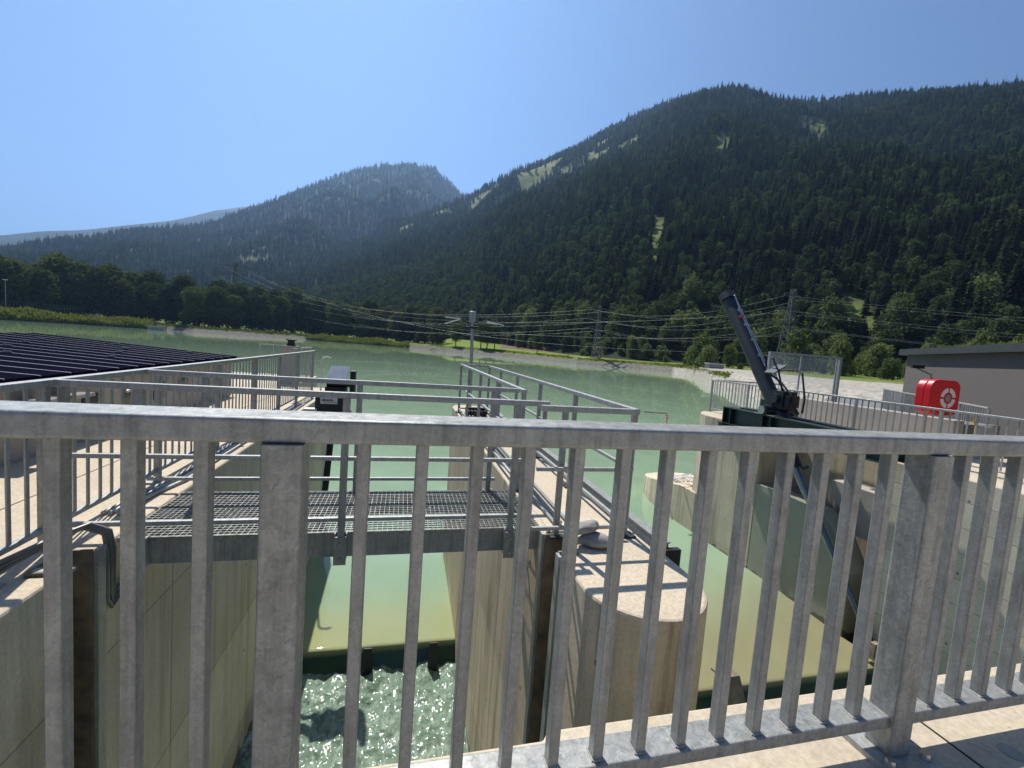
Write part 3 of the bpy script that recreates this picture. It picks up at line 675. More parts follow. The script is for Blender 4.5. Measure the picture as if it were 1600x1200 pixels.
m_.box(-1.84, 1.26, 3.480, 3.485, -.029, .002).box(-1.84, 1.26, 4.435, 4.44, -.029, .002)
m_.build('grating', M_grate, gw)
for (y, sgn) in ((3.455, -1), (4.465, 1)):
    z = 1.085
    MB().beam((-2.22 if sgn < 0 else -2.14, y, z-.022), (1.19, y, z-.022), .05, .044, .005).build('top_rail', M_gal2, gw)
    for zr, x0 in ((.585, -2.14), (.115, -2.14)):
        MB().beam((x0, y, zr), (1.0 if zr < .5 else 1.08, y, zr), .034, .030, .004).build('rail', M_gal2, gw)
    for x in (-1.70, -.39, .93):
        p = MB().beam((x, y, -.03), (x, y, z-.045), .05, .046, .004).build('post', M_gal, gw)
        q = MB().box(x-.045, x+.045, y+sgn*.04, y+sgn*.025, -.23, -.012).box(x-.045, x-.038, y+sgn*.025, y-sgn*.045, -.2, .01).box(x+.038, x+.045, y+sgn*.025, y-sgn*.045, -.2, .01).build('bracket', M_gal, p)
        for zb in (-.06, -.18): MB().cyl((x, y+sgn*.036, zb), (x, y+sgn*.055, zb), .012, n=8).build('bolt', M_steel, p)
MB().beam((-2.12, 3.455, .10), (-2.12, 3.455, 1.04), .045, .03, .004).build('post', M_gal, gw)
MB().beam((1.16, 3.455, .93), (1.16, 3.455, 1.04), .03, .03, .004).build('rail_end', M_gal, gw)
# ------------------------------------------------------------ left bank railing (many balusters)
fl = thing('bank_railing', 'long galvanised baluster railing running upstream along the left bank', 'railing', (-2.2, 8, 0), 'bank railings')
MB().beam((-2.2, 1.35, 1.065), (-2.13, 11.75, 1.065), .06, .045, .006).build('top_rail', M_gal2, fl)
MB().beam((-2.2, 1.35, .115), (-2.17, 11.75, .115), .04, .035, .005).build('bottom_rail', M_gal2, fl)
y = 1.45; k = 0; fpost = [2.05, 3.38, 4.72, 6.05, 7.4, 8.75, 10.1, 11.7]
nbk = 0
for i, yp in enumerate(fpost):
    x = -2.2+.05*(yp/11.75)
    MB().beam((x, yp, .02), (x, yp, 1.0415), .05, .05, .005).build('post', M_gal, fl)
    bp = MB().box(x-.07, x+.07, yp-.07, yp+.07, .0, .018).build('base_plate', M_gal2, fl)
    MB().cyl((x+.05, yp-.045, .018), (x+.05, yp-.045, .035), .013, n=7).cyl((x-.05, yp+.045, .018), (x-.05, yp+.045, .035), .013, n=7).build('bolt', M_steel, bp)
for a, b_ in zip([1.35]+fpost, fpost):
    n = max(1, round((b_-a)/.128))
    for k in range(1, n):
        yy = a+(b_-a)*k/n; x = -2.2+.05*(yy/11.75); MB().beam((x, yy, .1325), (x, yy, 1.0415), .012, .028, .003, up=(0, 1, 0)).build('baluster', M_gal2, fl)
# ------------------------------------------------------------ pier railing
pg = thing('pier_railing', 'galvanised three bar railing around the centre pier', 'railing', (1.55, 6, 0))
def run(p, q, top=True):
    p, q = Vector(p), Vector(q)
    MB().beam(p+Vector((0, 0, 1.06)), q+Vector((0, 0, 1.06)), .05, .045, .006).build('top_rail', M_gal2, pg)
    for zr in (.58, .10): MB().beam(p+Vector((0, 0, zr)), q+Vector((0, 0, zr)), .03, .03, .004).build('rail', M_gal2, pg)
run((1.24, 4.40, 0), (1.24, 9.7, 0)); run((1.87, 3.22, 0), (1.87, 9.7, 0)); run((1.05, 3.22, 0), (1.842, 3.22, 0)); run((1.27, 9.675, 0), (1.84, 9.675, 0))
for x, y in ((1.24, 4.43), (1.24, 5.75), (1.24, 7.1), (1.24, 8.4), (1.24, 9.65), (1.87, 3.26), (1.87, 4.55), (1.87, 5.85), (1.87, 7.15), (1.87, 8.45), (1.87, 9.65), (1.28, 3.30)):
    MB().beam((x, y, .012), (x, y, 1.036), .045, .045, .005).build('post', M_gal, pg)
    bp = MB().box(x-.06, x+.09, y-.06, y+.06, .001, .014).build('base_plate', M_beam, pg)
    MB().cyl((x+.07, y-.04, .014), (x+.07, y-.04, .04), .012, n=7).cyl((x-.045, y+.04, .014), (x-.045, y+.04, .04), .012, n=7).build('bolt', M_steel, bp)
# side plates outside pier / rail duct along right edge
du = thing('cable_duct', 'galvanised cable duct along the right edge of the centre pier', 'duct', (2.1, 6, 0))
MB().box(2.055, 2.13, 3.0, 9.8, -.06, .05).build('duct_body', M_gal2, du)
MB().box(2.05, 2.135, 2.98, 9.8, .051, .062).build('cover', M_gal, du)
MB().box(2.056, 2.2, 2.93, 2.98, -.16, .02).build('end_plate', M_black, du)
# conduits on the pier, left side
cbn = ['left', 'middle', 'right']
cb = [MB().tube([(x, 3.5, .03), (x, 6, .03), (x, 9.6, .03)], .014, 6) for x in (1.34, 1.40, 1.47)]
for q, nm_ in zip(cb, cbn): tag(q.build('conduit', M_gal2), nm_+' one of three thin metal conduits lying along the pier deck', 'conduit', 'conduits along the pier deck')
# stones
def stone(x, y, z, sx, sy, sz, rot, label, seed):
    bm = bmesh.new(); bmesh.ops.create_icosphere(bm, subdivisions=4, radius=1)
    for v_ in bm.verts:
        n = noise.noise(v_.co*1.1+Vector((seed, 0, 0)))*.22; c = v_.co*(1+n); v_.co = Vector((c.x*sx, c.y*sy, c.z*sz))
    me = bpy.data.meshes.new('stone'); bm.to_mesh(me); bm.free(); me.materials.append(M_stone); me.polygons.foreach_set('use_smooth', [True]*len(me.polygons))
    o = bpy.data.objects.new('stone', me); COL.objects.link(o); o.location = (x, y, z); o.rotation_euler = (0, radians(-8) if z > .1 else 0, rot); return tag(o, label, 'stone', 'stones stacked on the pier')
stone(1.53, 3.09, .055, .135, .085, .055, -.25, 'dark flat stone under another on the pier top', 2.)
stone(1.46, 3.13, .142, .125, .07, .04, .2, 'pale flat stone resting on the darker one on the pier top', 5.)

# sensor mast on the pier
ms = thing('sensor_mast', 'slim steel mast with white cylinder head and four strip arms on the pier', 'mast', (1.56, 10.2, 0))
MB().cyl((1.56, 10.2, .012), (1.50, 10.2, 2.02), .045, .035, 14).build('pole', M_gal2, ms, smooth=False)
MB().box(1.46, 1.66, 10.1, 10.3, .001, .012).build('base_plate', M_gal2, ms)
MB().cyl((1.497, 10.2, 2.03), (1.49, 10.2, 2.26), .072, .072, 20).cyl((1.49, 10.2, 2.26), (1.49, 10.2, 2.28), .08, .06, 20).build('sensor_head', M_gal2, ms)
for (dx, dy, dz, e) in ((-.64, -.18, .10, 0), (-.6, .25, -.02, 0), (.72, -.1, .03, 0), (.62, .3, .06, 0)):
    a = (1.5+dx*.12, 10.2+dy*.12, 1.98); k = (1.5+dx*.45, 10.2+dy*.45, 1.98+.10); e_ = (1.5+dx, 10.2+dy, 1.98+dz)
    ar = MB().tube([a, k], .016, 6).build('arm', M_black, ms)
    MB().beam(k, e_, .055, .016, .004).build('light_strip', M_white, ar)
MB().box(1.42, 1.60, 10.13, 10.16, 1.88, 1.92).build('clamp', M_black, ms)
# small equipment box on pier deck by the mast
e = MB()
for k in range(6): e.box(1.38+k*.07, 1.42+k*.07, 9.15, 9.35, .02, .12)
e.box(1.36, 1.82, 9.36, 9.5, .0, .16); tag(e.build('heat_sink', M_black), 'ribbed black unit on the pier deck beside the mast', 'ribbed unit')

# black inclined pipe and flow meter on left bank
p_ = thing('cable_tray', 'black inclined cable tray dropping down the left wall into the water', 'cable tray', (-1.82, 12.5, -2))
MB().beam((-1.80, 12.85, -.9), (-1.80, 11.0, -4.6), .09, .16, .02, up=(1, 0, 0)).build('tray', M_black, p_)
MB().tube([(-1.73, 12.9, -.95), (-1.73, 11.9, -2.7), (-1.73, 11.0, -4.5)], .012, 5).build('cable', M_steel, p_)
fm = thing('flow_meter', 'dark flow meter box with a tilted sensor plate over the left wall', 'flow meter', (-1.37, 9.5, 0))
MB().box(-1.66, -1.07, 9.4, 9.75, -.03, .30).build('housing', M_dark, fm)
sg = MB().box(-1.56, -1.24, 9.392, 9.399, .12, .245).build('sign_plate', M_white, fm)
lt = bpy.data.curves.new('lettering', 'FONT'); lt.body = 'BRAUN'; lt.size = .062; lt.extrude = .001; lt.offset = .002; lt.materials.append(M_ink)
lc = bpy.data.objects.new('lettering_curve', lt); lm = bpy.data.meshes.new_from_object(lc); bpy.data.objects.remove(lc)
lo = bpy.data.objects.new('lettering', lm); COL.objects.link(lo); lo.parent = sg; lo.rotation_euler = (radians(90), 0, 0)
lo.location = Vector((-1.53, 9.390, .175)); 
MB().box(-1.55, -1.25, 9.389, 9.391, .150, .160).build('underline', M_orange, sg)
MB().box(-1.52, -1.12, 9.6, 9.95, .301, .44).cyl((-1.5, 9.7, .5), (-1.0, 9.7, .5), .06).box(-1.05, -.95, 9.65, 9.9, .30, .78).build('drive_unit', M_black, fm)
m_ = MB(); m_.add([(-1.52, 9.55, .55), (-1.13, 9.55, .55), (-1.08, 9.85, .86), (-1.45, 9.85, .86), (-1.52, 9.58, .53), (-1.13, 9.58, .53), (-1.08, 9.88, .84), (-1.45, 9.88, .84)], [(0,1,2,3), (7,6,5,4), (0,4,5,1), (1,5,6,2), (2,6,7,3), (3,7,4,0)]); m_.build('sensor_plate', M_steel, fm)
MB().box(-2.0, -1.0, 9.45, 9.52, -.09, -.032).box(-2.0, -1.0, 9.66, 9.73, -.09, -.032).build('support', M_gal, fm)
MB().box(-1.85, -1.62, 9.3, 9.5, -.028, .02).build('foot', M_white, fm)
# hook pole at fence end
tag(MB().tube([(-1.93, 11.6, 0), (-1.93, 11.6, .82), (-1.9, 11.6, .93), (-1.80, 11.6, .96), (-1.72, 11.6, .93)], .02, 8).build('vent_pipe', M_white), 'thin pale pipe with curved top at the end of the left bank railing', 'pipe')
# conduits on left deck
for k, (x, z) in enumerate(((-2.06, .022), (-2.01, .022), (-1.96, .022))):
    tag(MB().tube([(x-.1, 3.9, z), (x-.06, 4.4, z), (x-.02+.03*sin(k), 4.75, z), (x, 5.2, z), (x, 7, z), (x, 9.9, z)], .016, 7).build('conduit', M_gal2), ('conduit nearest the railing', 'middle conduit', 'conduit nearest the wall edge')[k]+' of three running along the left bank', 'conduit', 'conduits along the left bank')
for y in (5.3, 6.2, 7.3, 8.6):
    tag(MB().box(-2.10, -1.92, y, y+.04, .039, .05).cyl((-2.085, y+.02, .0), (-2.085, y+.02, .07), .01, n=6).build('pipe_clamp', M_steel), {5.3: 'nearest', 6.2: 'second', 7.3: 'third', 8.6: 'farthest'}[y]+' metal clamp holding the conduits on the left bank', 'clamp', 'clamps holding the left bank conduits')
for k in range(3):
    o_ = k*.035
    tag(MB().tube([(-2.6+o_, 2.2, .03+o_*.3), (-2.12, 2.75, .05+o_), (-2.02+o_*.3, 3.15, .12+o_*.5), (-1.95+o_*.4, 3.33+o_*.2, .14+o_*.3), (-1.86+o_*.4, 3.37+o_*.2, .08+o_*.3), (-1.845, 3.38+o_, -.05), (-1.845, 3.38+o_, -.38+o_), (-1.845, 3.43, -.46+o_), (-1.845, 3.52, -.42+o_), (-1.845, 3.56, -.3)], .013, 8).build('hose', M_cable),
        ('outer', 'middle', 'inner')[k]+' one of three grey hoses arching over the left wall edge', 'hose', 'hoses bending over the left wall edge')
tag(MB().box(-2.02, -1.82, 3.0, 3.05, .0, .02).box(-2.15, -2.05, 2.5, 2.9, .0, .02).build('hold_down_clip', M_gal2), 'flat steel clip bolted on the left wall top near the hoses', 'clip')

# ------------------------------------------------------------ building with solar roof, left
EX, EZ, RXx, RZ, GY = -3.6, .85, -7.34, 1.08, 11.2
pb = thing('powerhouse', 'low concrete building with a big dark solar panel roof left of the channel', 'building', (-5.5, 5, 0))
MB().box(-11, -3.7, -6, 11.05, -.002, .80).build('wall', M_cpar, pb)
m_ = MB(); m_.add([(EX, -6, EZ-.03), (EX, GY, EZ-.03), (RXx, GY, RZ-.03), (RXx, -6, RZ-.03), (-11.2, -6, EZ-.03), (-11.2, GY, EZ-.03),
                  (EX, -6, EZ-.10), (EX, GY, EZ-.10), (-11.2, -6, EZ-.10), (-11.2, GY, EZ-.10)], [(0,1,2,3), (3,2,5,4), (0,6,7,1), (6,8,9,7), (5,9,8,4), (1,7,9,5,2), (0,3,4,8,6)])
rf = m_.build('roof', M_pvrail, pb)
sl = (RZ-EZ)/(RXx-EX)
k = 0; y = GY-.06
while y > -5.5:
    y1 = y-.40; m_ = MB()
    m_.add([(EX-.02, y, EZ+.012), (EX-.02, y1, EZ+.003), (RXx, y1, RZ+.003), (RXx, y, RZ+.012), (EX-.02, y, EZ-.02), (EX-.02, y1, EZ-.02), (RXx, y1, RZ-.02), (RXx, y, RZ-.02)], [(3,2,1,0), (4,5,6,7), (0,1,5,4), (1,2,6,5), (2,3,7,6), (3,0,4,7)])
    m_.build('solar_panel', M_pv, rf)
    m_ = MB(); m_.add([(EX-.02, y1-.004, EZ+.0), (EX-.02, y1-.026, EZ), (RXx, y1-.026, RZ), (RXx, y1-.004, RZ), (EX-.02, y1-.004, EZ+.013), (EX-.02, y1-.026, EZ+.013), (RXx, y1-.026, RZ+.013), (RXx, y1-.004, RZ+.013)], [(3,2,1,0), (4,5,6,7), (0,1,5,4), (1,2,6,5), (2,3,7,6), (3,0,4,7)])
    m_.build('panel_rail', M_pvrail, rf)
    if k % 2 == 0:
        for xx in (-4.4, -5.7): 
            x2 = xx-.35*(k % 3); zz = EZ+(x2-EX)*sl; MB().box(x2-.05, x2+.05, y1-.02, y1+.0, zz+.012, zz+.03).build('panel_clip', M_steel, rf)
    y -= .43; k += 1
for k in range(9):
    yy = 2.4+.78*k; w_ = MB().box(-3.699, -3.685, yy, yy+.32, .30, .56).build('window', M_winglass, pb)
tag(MB().tube([(-3.55, 6.9, .55), (-3.5, 7.1, .62), (-3.5, 7.3, .6)], .02, 6).build('bracket_lamp', M_white), 'small white curved fitting on the left building wall', 'fitting')
for y_ in (5.3, 5.75):
    tag(MB().box(-3.66, -3.42, y_, y_+.3, .60, .64).box(-3.68, -3.6, y_+.1, y_+.2, .5, .6).build('wall_light', M_steel), 'silver wall light on the low left building, '+('nearer one' if y_ < 5.5 else 'farther one'), 'wall light', 'wall lights on the left building')
vt = thing('vent_block', 'small concrete block with a black vent cap beyond the left railing', 'vent', (-3.2, 14, -.2))
MB().box(-3.42, -2.98, 13.9, 14.3, -4.4, 1.1).build('block', M_cpar, vt)
MB().box(-3.29, -3.09, 13.98, 14.2, 1.101, 1.14).box(-3.27, -3.11, 14.0, 14.18, 1.14, 1.25).box(-3.31, -3.07, 13.96, 14.22, 1.25, 1.28).build('vent_cap', M_black, vt)
m_ = MB(); m_.box(-12, -2.95, 13.302, 17.0, -7, -.01); tag(m_.build('intake_deck', M_cwallL), 'far left concrete intake deck jutting into the lake', 'concrete deck')
rl = thing('deck_railing', 'short thin railing behind the vent block on the far left deck', 'railing', (-3.3, 15.9, 0))
MB().beam((-4.6, 16.0, 1.03), (-2.98, 16.0, 1.03), .03, .03, .004).build('top_rail', M_gal2, rl)
MB().beam((-2.98, 16.0, 1.03), (-2.98, 13.4, 1.03), .03, .03, .004).build('top_rail', M_gal2, rl)
for x in (-4.55, -4.15, -3.75, -3.35, -3.0): MB().beam((x, 16.0, -.01), (x, 16.0, 1.01), .025, .025, .004).build('post', M_gal2, rl)
for y in (15.2, 14.5, 13.5): MB().beam((-2.98, y, -.01), (-2.98, y, 1.01), .025, .025, .004).build('post', M_gal2, rl)

# ------------------------------------------------------------ right bank railing
fr2 = thing('bank_railing', 'galvanised baluster railing along the right bank behind the dark beam', 'railing', (9.65, 8, -.06), 'bank railings')
X_, Z0 = 9.72, -.06
MB().beam((X_, 1.3, .955), (X_, 12.35, .955), .05, .04, .006).build('top_rail', M_gal2, fr2)
MB().beam((X_, 1.3, .05), (X_, 12.35, .05), .035, .03, .005).build('bottom_rail', M_gal2, fr2)
rp = [12.3, 10.75, 9.2, 7.6, 6.0, 4.4, 2.8, 1.35]
for y in rp:
    p = MB().beam((X_, y, Z0+.014), (X_, y, .934), .05, .05, .005).build('post', M_gal2, fr2)
    bp = MB().box(X_-.16, X_+.06, y-.06, y+.06, Z0, Z0+.013).build('base_plate', M_gal2, fr2)
    MB().cyl((X_-.12, y, Z0+.013), (X_-.12, y, Z0+.06), .014, n=7).build('bolt', M_steel, bp)
nb_ = 0
for a, b_ in zip(rp, rp[1:]):
    n = round((a-b_)/.128)
    for k in range(1, n):
        y = a+(b_-a)*k/n; MB().beam((X_, y, .066), (X_, y, .934), .012, .026, .003, up=(0, 1, 0)).build('baluster', M_gal2, fr2); nb_ += 1
fe = thing('bank_railing', 'short galvanised railing closing the far end of the right bank deck', 'railing', (11, 12.4, -.06), 'bank railings')
MB().beam((X_+.03, 12.4, .955), (12.6, 12.4, .955), .05, .04, .006).build('top_rail', M_gal2, fe)
for k in range(22): MB().beam((X_+.12+k*.128, 12.4, -.05), (X_+.12+k*.128, 12.4, .934), .012, .02, .003).build('baluster', M_gal2, fe)

# twin dark beams with gate cylinder
gb = thing('gate_beam', 'dark green steel twin beam carrying the gate cylinder over the right bay edge', 'steel beam', (8.8, 7.5, 0))
for xw in (8.55, 9.08):
    m_ = MB(); z0, z1, ya, yb = -.075, .365, 5.95, 10.14
    m_.box(xw-.012, xw+.012, ya, yb, z0+.022, z1-.022); m_.box(xw-.13, xw+.13, ya, yb, z1-.022, z1); m_.box(xw-.13, xw+.13, ya, yb, z0, z0+.022)
    for ys in (yb-.02, yb-.28, yb-1.35, yb-1.6, yb-3.2): m_.box(xw-.125, xw-.0125, ys-.012, ys+.012, z0+.022, z1-.022)
    m_.build('girder', M_beam, gb)
MB().box(8.4, 9.22, 10.3, 10.06, -.095, -.077).box(8.45, 9.2, 10.12, 10.28, -.6, -.097).build('bearing_plate', M_black, gb)
MB().box(8.42, 8.68, 8.45, 9.05, .366, .385).box(8.95, 9.21, 8.45, 9.05, .366, .385).build('mounting_plate', M_steel, gb)
P0, dv = Vector((8.815, 8.75, .48)), Vector((0, .60, .80)).normalized()
hc = thing('gate_cylinder', 'big blue black hydraulic cylinder leaning up from the gate beam', 'hydraulic cylinder', tuple(P0))
MB().cyl(P0-dv*.15, P0+dv*3.55, .175, .175, 40).build('barrel', M_dark, hc, smooth=False)
hd = MB().cyl(P0+dv*3.5, P0+dv*3.72, .215, .215, 40).cyl(P0+dv*3.72, P0+dv*3.76, .16, .12, 28)
sdv = dv.orthogonal().normalized(); td = dv.cross(sdv)
for k in range(12):
    a = k*pi/6; c = P0+dv*3.72+(sdv*cos(a)+td*sin(a))*.165; hd.cyl(c, c+dv*.05, .018, n=6)
hd.build('end_cap', M_dark, hc)
MB().cyl(P0-dv*.75, P0+dv*.05, .20, .20, 24).cyl(P0+dv*.02, P0+dv*.10, .24, .24, 24).build('gland', M_dark, hc)
MB().cyl((8.36, 8.75, .48), (9.25, 8.75, .48), .13, n=22).build('trunnion', M_dark, hc)
MB().cyl((8.33, 8.75, .48), (8.36, 8.75, .48), .10, n=22).build('trunnion_cap', M_steel, hc)
c1 = P0+dv*.35
MB().box(8.62, 9.02, c1.y-.5, c1.y-.16, c1.z-.22, c1.z+.20).box(8.66, 8.98, c1.y-.62, c1.y-.5, c1.z-.15, c1.z+.12).cyl((8.52, c1.y-.32, c1.z+.02), (8.62, c1.y-.32, c1.z+.02), .12, n=18).box(8.58, 8.66, c1.y-.25, c1.y+.1, c1.z-.35, c1.z-.05).build('valve_block', M_dark, hc)
nrm = Vector((0, -.8, .6))
pl = lambda s, o=.19, x=0.: P0+dv*s+nrm*(.20+(o-.19)*.62)+Vector((x, 0, 0))
MB().tube([pl(3.55, .12, .02), pl(3.5, .23, .02), pl(3.2, .20, .02), pl(3.0, .17, .0), pl(1.2, .18, .0), pl(.9, .25, 0)], .017, 8).tube([pl(3.3, .19, .05), pl(1.2, .19, .05)], .012, 6).build('hydraulic_line', M_steel, hc)
for s in (3.0, 2.5, 2.0, 1.5): MB().beam(pl(s, .15, -.05), pl(s, .15, .1), .04, .06, .004).build('line_clamp', M_steel, hc)
MB().cyl(pl(2.75, .16, -.07), pl(2.75, .24, -.07), .045, n=12).build('lamp', M_red, hc)
for q in ([pl(1.1, .2), pl(1.4, .4), pl(1.2, .65), pl(.8, .62), pl(.2, .35)], [pl(.95, .3, .05), pl(.8, .75, .05), pl(.6, 1.3, .05), pl(.45, 1.42, .05), pl(-.1, 1.05, .05), pl(-.35, .7, .05)],
          [pl(.9, .28, -.05), pl(.5, .6, -.05), pl(.1, .75, -.05), pl(-.4, .6, -.05)], [pl(.8, .3, .1), pl(.3, .35, .1), pl(-.3, .5, .1)]):
    MB().tube(q, .022, 8).build('hose', M_black, hc)
MB().beam(pl(.85, .42, -.15), pl(1.05, .55, .25), .28, .03, .005).build('cover_plate', M_fascia, hc)
MB().cyl(pl(1.0, .18), pl(1.0, .34), .05, n=10).cyl(pl(.85, .2, .08), pl(.85, .36, .08), .04, n=10).build('fitting', M_steel, hc)
P1 = Vector((8.8, 8.2, -.5)); P2 = Vector((8.78, 5.98, -3.5))
MB().cyl(P1, P2, .055, n=18).build('piston_rod', M_chrome, hc)
MB().cyl(P1+(P1-P2).normalized()*.95, P1-(P1-P2).normalized()*.25, .17, .13, 20).build('guide_collar', M_dark, hc)
MB().tube([P1+Vector((0, -.1, -.1)), P1+Vector((0, -.35, -.2)), P1+Vector((0, -.45, -.12))], .03, 7).build('sensor_arm', M_black, hc)
MB().beam(P1+Vector((.07, 0, -.3)), P2+Vector((.07, .0, -.1)), .03, .05, .004).build('guide_rail', M_gal2, hc)
MB().box(8.72, 8.86, 5.86, 6.08, -3.72, -3.45).build('rod_eye', M_groove, hc)
# gauge staff
gs = thing('gauge_staff', 'white water level staff with red marks standing on the concrete shelf', 'level staff', (8.18, 12.5, -2.3))
sx_ = 9.0; 
MB().box(8.98, 9.08, 13.55, 13.58, -3.2, -.40).build('staff', M_white, gs)
mk = MB()
for k in range(26): mk.box(9.0 if k % 2 else 8.985, 9.075 if k % 2 else 9.045, 13.543, 13.548, -.46-k*.1, -.41-k*.1)
mk.build('scale_marks', M_red, gs)
MB().beam((9.03, 13.6, -.36), (8.15, 13.6, -.34), .05, .06, .005).build('arm', M_gal2, gs)

# life ring box
lb = thing('lifebuoy_box', 'bright red lifebuoy cabinet with a white ring emblem on the right bank railing', 'lifebuoy box', (11.1, 6.9, -.06))
def rrect(cx, cz, w_, h_, r_, n=7):
    out = []
    for sx2, sz2, a0 in ((1, 1, 0), (-1, 1, 90), (-1, -1, 180), (1, -1, 270)):
        for k in range(n+1):
            a = radians(a0+90*k/n); out.append((cx+sx2*(w_/2-r_)+r_*cos(a), cz+sz2*(h_/2-r_)+r_*sin(a)))
    return out
def slab(poly, y0, y1):
    m = MB(); n = len(poly); m.add([(x, y0, z) for x, z in poly]+[(x, y1, z) for x, z in poly], [tuple(range(n)), tuple(range(2*n-1, n-1, -1))]+[(i, n+i, n+(i+1) % n, (i+1) % n) for i in range(n)]); return m
cx_, cz_ = 11.14, 1.13
bevel(slab(rrect(cx_, cz_, .84, .76, .2), 6.86, 6.99).build('door', M_red, lb), .02, 3)
bevel(slab(rrect(cx_, cz_, .82, .74, .2), 7.0, 7.16).build('case', M_red, lb), .02, 3)
for q in range(4):
    a0, a1 = q*90+7, q*90+83; poly = [(cx_+.07+.215*cos(radians(a)), cz_+.0+.215*sin(radians(a))) for a in [a0+(a1-a0)*k/12 for k in range(13)]]+[(cx_+.07+.125*cos(radians(a)), cz_+.125*sin(radians(a))) for a in [a1-(a1-a0)*k/12 for k in range(13)]]
    slab(poly, 6.852, 6.858).build('ring_emblem', M_white, lb)
slab([(cx_+.07+.075*cos(k*pi/10), cz_+.075*sin(k*pi/10)) for k in range(20)], 6.852, 6.858).build('emblem_centre', M_stone, lb)
MB().box(11.10, 11.20, 6.84, 6.862, .775, .81).box(11.52, 11.558, 6.88, 6.98, 1.3, 1.36).box(11.52, 11.558, 6.88, 6.98, .9, .96).build('latch', M_black, lb)
MB().box(10.95, 11.33, 6.99, 7.0, .84, .85).build('seam', M_black, lb)
MB().beam((10.95, 7.05, -.06), (10.95, 7.05, .76), .05, .05, .004).beam((11.4, 7.05, -.06), (11.4, 7.05, .76), .05, .05, .004).build('stand', M_gal2, lb)
tag(MB().tube([(11.45, 6.6, .72), (11.6, 6.6, .74), (11.72, 6.6, .6), (11.72, 6.6, .35), (11.65, 6.6, .2)], .02, 8).build('hose', M_yellow), 'yellow hose hanging beside the lifebuoy box', 'hose')
ub = MB().box(11.62, 11.82, 6.35, 6.55, -.06, .62).build('post_box', M_gal2); tag(ub, 'square galvanised post right of the lifebuoy box', 'post')

# glass screen
gsn = thing('glass_screen', 'tall clear screen in a galvanised frame behind the right bank railing', 'screen', (12.8, 12.7, 0))
xa, xb, ya = 12.25, 15.3, 12.75
for x in (xa, xb): MB().beam((x, ya, .0), (x, ya, 2.05), .09, .09, .006).build('post', M_gal2, gsn)
MB().beam((xa+.045, ya, 2.02), (xb-.045, ya, 2.02), .07, .06, .006).build('top_rail', M_gal2, gsn)
for x in (xa+.14, (xa+xb)/2-.2, xb-.14): MB().beam((x, ya, .1), (x, ya, 1.985), .045, .045, .005).build('mullion', M_gal2, gsn)
for x0, x1 in ((xa+.17, (xa+xb)/2-.23), ((xa+xb)/2-.17, xb-.17)): MB().box(x0, x1, ya-.005, ya+.005, .12, 1.96).build('pane', M_glass, gsn)
MB().beam((xa+.045, ya, .08), (xb-.045, ya, .08), .05, .05, .006).build('bottom_rail', M_gal2, gsn)
MB().box(12.0, 15.6, 12.6, 12.95, -6.0, .0).build('plinth', M_cpar, gsn)

# far angled railing on the right
fa = thing('bank_railing', 'distant galvanised railing in front of the grey building', 'railing', (15, 9.2, -.06), 'bank railings')
def L2(t_): return (13.1+12.9*t_, 7.2+13.6*t_)
x0, y0 = L2(0); x1, y1 = L2(.55)
MB().beam((x0, y0, .94), (x1, y1, .94), .05, .04, .005).build('top_rail', M_gal2, fa)
MB().beam((x0, y0, .1), (x1, y1, .1), .04, .03, .005).build('bottom_rail', M_gal2, fa)
for k in range(72):
    t_ = .55*k/71; x, y = L2(t_); pst = k % 12 == 0; MB().beam((x, y, -.05), (x, y, .92), .05 if pst else .02, .05 if pst else .02, .003).build('post' if pst else 'baluster', M_gal2, fa)
m_ = MB(); m_.prism([(13.5, 12.502), (13.5, 12.55), (26, 22), (60, 22), (60, 12.502)][::-1], -7, -.07); structure(m_.build('pavement', M_asph))

# grey building right
dr = Vector((-sin(radians(35)), -cos(radians(35)), 0)); nn = Vector((cos(radians(35)), -sin(radians(35)), 0))
c0 = Vector((18.6, 12.85, -.05)); L_, W_, H_ = 16., 9., 2.62
hb = thing('plant_building', 'grey rendered flat roofed building with dark roof edge at right', 'building', tuple(c0))
def obox(o, a, b_, c, d, z0, z1):
    q = [c0+dr*a+nn*c, c0+dr*b_+nn*c, c0+dr*b_+nn*d, c0+dr*a+nn*d]
    return o.add([(p.x, p.y, z0) for p in q]+[(p.x, p.y, z1) for p in q], [(0,3,2,1),(4,5,6,7),(0,1,5,4),(1,2,6,5),(2,3,7,6),(3,0,4,7)])
obox(MB(), 0, L_, 0, W_, -.06, 2.34).build('wall', M_render, hb)
rfb = obox(MB(), -.15, L_+.3, -.22, W_+.3, 2.342, 2.56).build('roof_fascia', M_fascia, hb)
sp_ = MB()
for k in range(1500):
    p = c0+dr*random.uniform(.2, 10)+nn*random.uniform(.2, 5); a = random.uniform(0, 6); h_ = random.uniform(.04, .22)
    sp_.add([(p.x-cos(a)*.12, p.y-sin(a)*.12, 2.56), (p.x+cos(a)*.12, p.y+sin(a)*.12, 2.56), (p.x, p.y, 2.56+h_)], [(0, 1, 2)])
og = sp_.build('roof_plants', M_reed, hb, recalc=False)
MB().box(18.5-2.2, 18.5-1.9, 7.4, 7.7, 2.562, 2.9).build('roof_box', M_cpar, hb)
sc_ = thing('security_camera', 'small dark security camera on the wall of the grey building', 'camera', tuple(c0+dr*1.5-nn*.2+Vector((0, 0, 2.0))))
q = c0+dr*1.9; q.z = 1.78
MB().beam(q-nn*.55+Vector((0, 0, .12)), q-nn*.22+Vector((0, 0, .12)), .16, .12, .02).build('camera_head', M_black, sc_)
MB().beam(q-nn*.4+Vector((0, 0, .06)), q+Vector((0, 0, -.12)), .07, .05, .01).build('arm', M_cpar, sc_)

